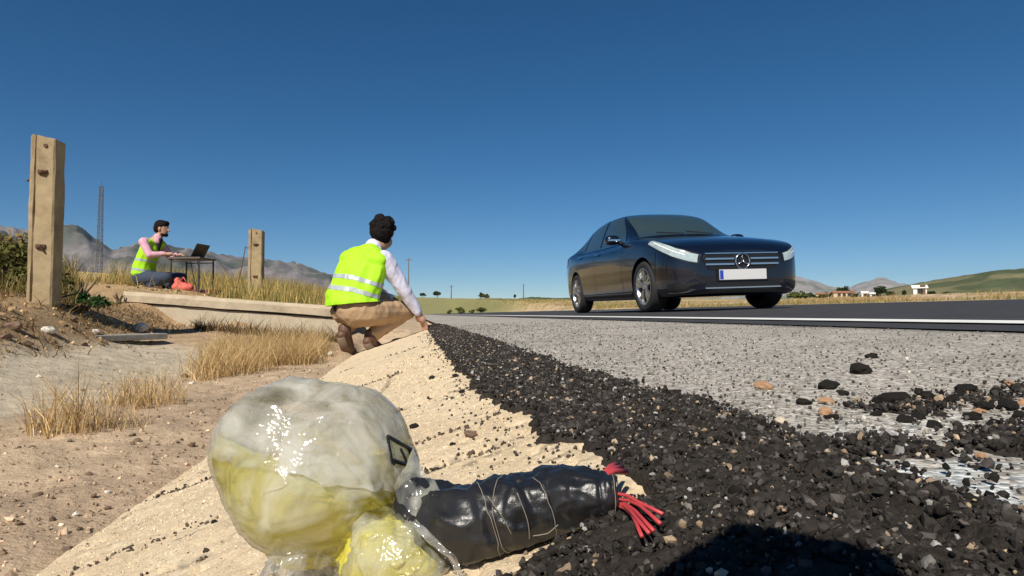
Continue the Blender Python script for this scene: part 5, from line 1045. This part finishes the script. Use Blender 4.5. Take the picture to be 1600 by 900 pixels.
ridge('hills', [(780, 472), (812, 464), (832, 461.5), (862, 463), (900, 463), (980, 466), (1060, 470)], 1300, 300, (.07, .095, .04), (.13, .14, .06), 560, .05)
def at(px, r):
    u = bearing(px); x_, y_ = u * r; return np.array([x_, y_, gz(x_, y_)])
def tree(px, r, wpx, hpx, label, cols=(.045, .065, .025), n=420, tr=.25, group=None, squat=.5):
    b = at(px, r); k = r / F; Wd = wpx * k / 2; Ht = hpx * k; e = empty('tree', tuple(b), label, 'tree', group)
    th = Ht * tr; mb = MB(); mb.tube([b - [0, 0, .3], b + [0, 0, th], b + [.1 * Wd, 0, Ht * .6]], [.06 * Ht + .02, .045 * Ht, .015 * Ht], 7); mb.build('trunk', m_bark, e)
    V, f, c = crown(b + [0, 0, th + (Ht - th) * .5], (Wd, Wd, (Ht - th) * .56), n, Wd * .34, cols, clumps=10); obj('crown', V, f, m_grass, e, False, c)
tree(660, 250, 12, 9, 'small round tree beside the roadside pole behind the man', group=None)
tree(683, 250, 17, 13, 'round dark tree standing on the golden field edge')
tree(751, 300, 14, 10, 'dark flat-topped tree next to a straw-coloured bush')
tree(759, 240, 17, 9, 'squat brownish bush in the golden field', (.11, .09, .035), tr=.1)
tree(804, 330, 8, 9, 'tiny lone tree at the end of the golden field')
tree(485, 120, 7, 8, 'small dark tree on the skyline left of the crouching man')
tree(463, 160, 5, 7, 'little dark tree above the tall dry grass')
for (px, py, wp, hp, d) in [(722, 480, 22, 13, 62), (752, 483, 18, 9, 58), (738, 485, 14, 7, 50), (702, 484, 12, 8, 60)]:
    tree(px, d, wp, hp, 'low green roadside bush across the road', (.12, .13, .04), 300, .08, 'green bushes along the far roadside')
for (px, wp, hp, d) in [(1254, 12, 12, 210), (1268, 13, 9, 190), (1318, 22, 17, 260), (1352, 18, 9, 270), (1376, 22, 18, 250), (1392, 14, 10, 240), (1412, 10, 8, 230), (1338, 12, 8, 210), (1296, 12, 8, 250), (1455, 12, 6, 230), (1478, 10, 5, 260)]:
    tree(px, d, wp, hp, 'dark green tree among the pale farm buildings', (.04, .06, .022), 420, .15, 'trees around the farm buildings')
for (px, wp, hp, d) in [(1244, 30, 10, 70), (1262, 22, 8, 80), (1285, 20, 6, 90)]:
    tree(px, d, wp, hp, 'green hedge bush on the far verge beside the farm track', (.10, .12, .04), 380, .08, 'hedge bushes on the far verge')
m_pole = M('pole_wood', (.16, .13, .11), .9, var=.2, scale=3)
def pole(px, r, top_py, label):
    b = at(px, r); ht = r * (491 - top_py) / F * 1.0 - b[2] + 0.0; e = empty('utility_pole', tuple(b), label, 'pole', None)
    mb = MB(); mb.tube([b - [0, 0, .4], b + [0, 0, ht]], [.0011 * r * .9, .0011 * r * .6], 8); mb.build('shaft', m_pole, e)
    mb = MB(); mb.box(b + [0, 0, ht - .4], (.6, .06, .06)); a_ = mb.build('crossarm', m_pole, e)
    for dx in (-.5, 0, .5): mb = MB(); mb.lathe([(.001, .0), (.05, .02), (.05, .12), (.02, .18), (.001, .2)], 8, 2, b + [dx, 0, ht - .34]); mb.build('insulator', m_chrome, e)
pole(638, 130, 404, 'tallest utility pole, just right of the crouching man')
pole(705, 190, 446, 'middle utility pole at the left end of the golden field')
pole(818, 260, 444, 'faint utility pole beside the tiny lone tree')
# lattice mast
b = at(153, 420); hb = 420 / math.hypot(1, (153 - 800) / F) * (491 - 281) / F - b[2]; e = empty('lattice_mast', tuple(b), 'tall steel lattice mast standing before the grey mountain', 'mast')
m_steel = M('galvanised_steel', (.09, .095, .105), .7); hw = lambda t: 1.25 * (1 - t) + .7 * t
for (sx, sy) in ((1, 1), (1, -1), (-1, 1), (-1, -1)):
    mb = MB(); mb.tube([b + [sx * hw(0), sy * hw(0), -1], b + [sx * hw(1), sy * hw(1), hb * .94]], .15, 6); mb.build('leg', m_steel, e)
n_ = 26
for k in range(n_):
    t0, t1 = k / n_ * .94, (k + 1) / n_ * .94; mb = MB()
    for (ax_, s_) in ((0, 1), (0, -1), (1, 1), (1, -1)):
        a0, a1 = hw(t0), hw(t1); f_ = (lambda q, a, zz: b + ([q * a, s_ * a, zz] if ax_ == 0 else [s_ * a, q * a, zz])); sg = 1 if k % 2 else -1
        mb.tube([f_(sg, a0, hb * t0), f_(-sg, a1, hb * t1)], .09, 5); mb.tube([f_(-1, a1, hb * t1), f_(1, a1, hb * t1)], .08, 5)
    mb.build('brace', m_steel, e)
mb = MB(); mb.tube([b + [0, 0, hb * .93], b + [0, 0, hb]], .12, 6); mb.build('antenna', m_steel, e)
for zz in (.90, .80): mb = MB(); mb.box(b + [1.0, -.9, hb * zz], (.3, .15, .9), None, .05); mb.build('panel_antenna', m_steel, e)
# farm buildings
m_wallw = M('white_render', (.80, .78, .72), .9, var=.08, scale=.5); m_wallb = M('tan_render', (.58, .45, .28), .9, var=.15, scale=.4); m_roof = M('clay_roof', (.30, .14, .08), .9, var=.25, scale=1.0); m_win = M('dark_window', (.03, .035, .04), .3); m_door = M('wood_door', (.12, .07, .04), .7)
def house(px, r, wpx, hpx, label, wall, dep=6, rz=0.0, nwin=2):
    b = at(px, r); k = r / F; w_ = wpx * k / 2; h = hpx * k; e = empty('house', tuple(b), label, 'building'); u = bearing(px); rt_ = np.array([u[1], -u[0], 0]); fw_ = np.array([u[0], u[1], 0]); c, s_ = math.cos(rz), math.sin(rz); rt_, fw_ = rt_ * c + fw_ * s_, -rt_ * s_ + fw_ * c
    q = lambda i, j, z_: b + rt_ * i + fw_ * j + ZZ * z_; Mx = np.stack([rt_, fw_, ZZ], 1)
    mb = MB(); mb.box(q(0, 0, h * .36 - .5), (w_, dep / 2, h * .36 + .5), Mx); mb.build('wall', wall, e)
    mb = MB(); o_ = .25; hr = h * .72; prof = [(-dep / 2 - o_, hr), (0, h), (dep / 2 + o_, hr), (dep / 2 + o_, hr + .15), (0, h + .18), (-dep / 2 - o_, hr + .15)]
    V = [q(sx * (w_ + o_), j, z_) for sx in (-1, 1) for (j, z_) in prof]; mb.add(V, [[0, 1, 4, 5], [1, 2, 3, 4], [11, 10, 7, 6], [10, 9, 8, 7], [0, 6, 7, 1], [1, 7, 8, 2], [5, 4, 10, 11], [4, 3, 9, 10], [0, 5, 11, 6], [2, 8, 9, 3]]); mb.build('roof', m_roof if wall is m_wallb else m_wallw, e)
    for sx in (-1, 1): mb = MB(); mb.add([q(sx * w_ * .995, -dep / 2, hr - .05), q(sx * w_ * .995, dep / 2, hr - .05), q(sx * w_ * .995, 0, h)], [[0, 1, 2]]); mb.build('gable', wall, e)
    for i in range(nwin):
        ii = w_ * (-.7 + 1.4 * (i + .5) / nwin); mb = MB(); mb.box(q(ii, -dep / 2 - .02, h * .42), (.45, .05, .5), Mx); mb.build('window', m_win, e)
    mb = MB(); mb.box(q(w_ * .85 - .5, -dep / 2 - .02, 1.0), (.45, .05, 1.0), Mx); mb.build('door', m_door, e)
house(1437, 150, 15, 12.5, 'small bright white house standing alone beside the far verge', m_wallw, 3.2, .1, 1)
house(1318, 230, 26, 9, 'long low tan farm building before the round trees', m_wallb, 6, .1, 3)
house(1286, 235, 16, 7, 'smaller tan farm shed beside the long farm building', m_wallb, 5, 0, 1)
house(1352, 260, 8, 9, 'tiny white cottage between the farm trees', m_wallw, 4, 0, 1)
house(1367, 255, 12, 7, 'low white barn under the biggest farm tree', m_wallw, 5, .1, 2)

# ------------------------------------------------------------------ air
HZ = 520.0; Xh = 6900
mb = MB(); mb.box((0, 0, (HZ - 4) / 2), (Xh, Xh, (HZ + 4) / 2))
m_haze = bpy.data.materials.new('haze_air'); m_haze.use_nodes = True; n = m_haze.node_tree.nodes; n.clear(); o = n.new('ShaderNodeOutputMaterial'); pv = n.new('ShaderNodeVolumePrincipled')
pv.inputs['Color'].default_value = (.38, .64, 1.0, 1); pv.inputs['Density'].default_value = 3.0e-5; pv.inputs['Anisotropy'].default_value = 0.0
m_haze.node_tree.links.new(pv.outputs[0], o.inputs['Volume'])
o = mb.build('haze', m_haze); o['kind'] = 'stuff'
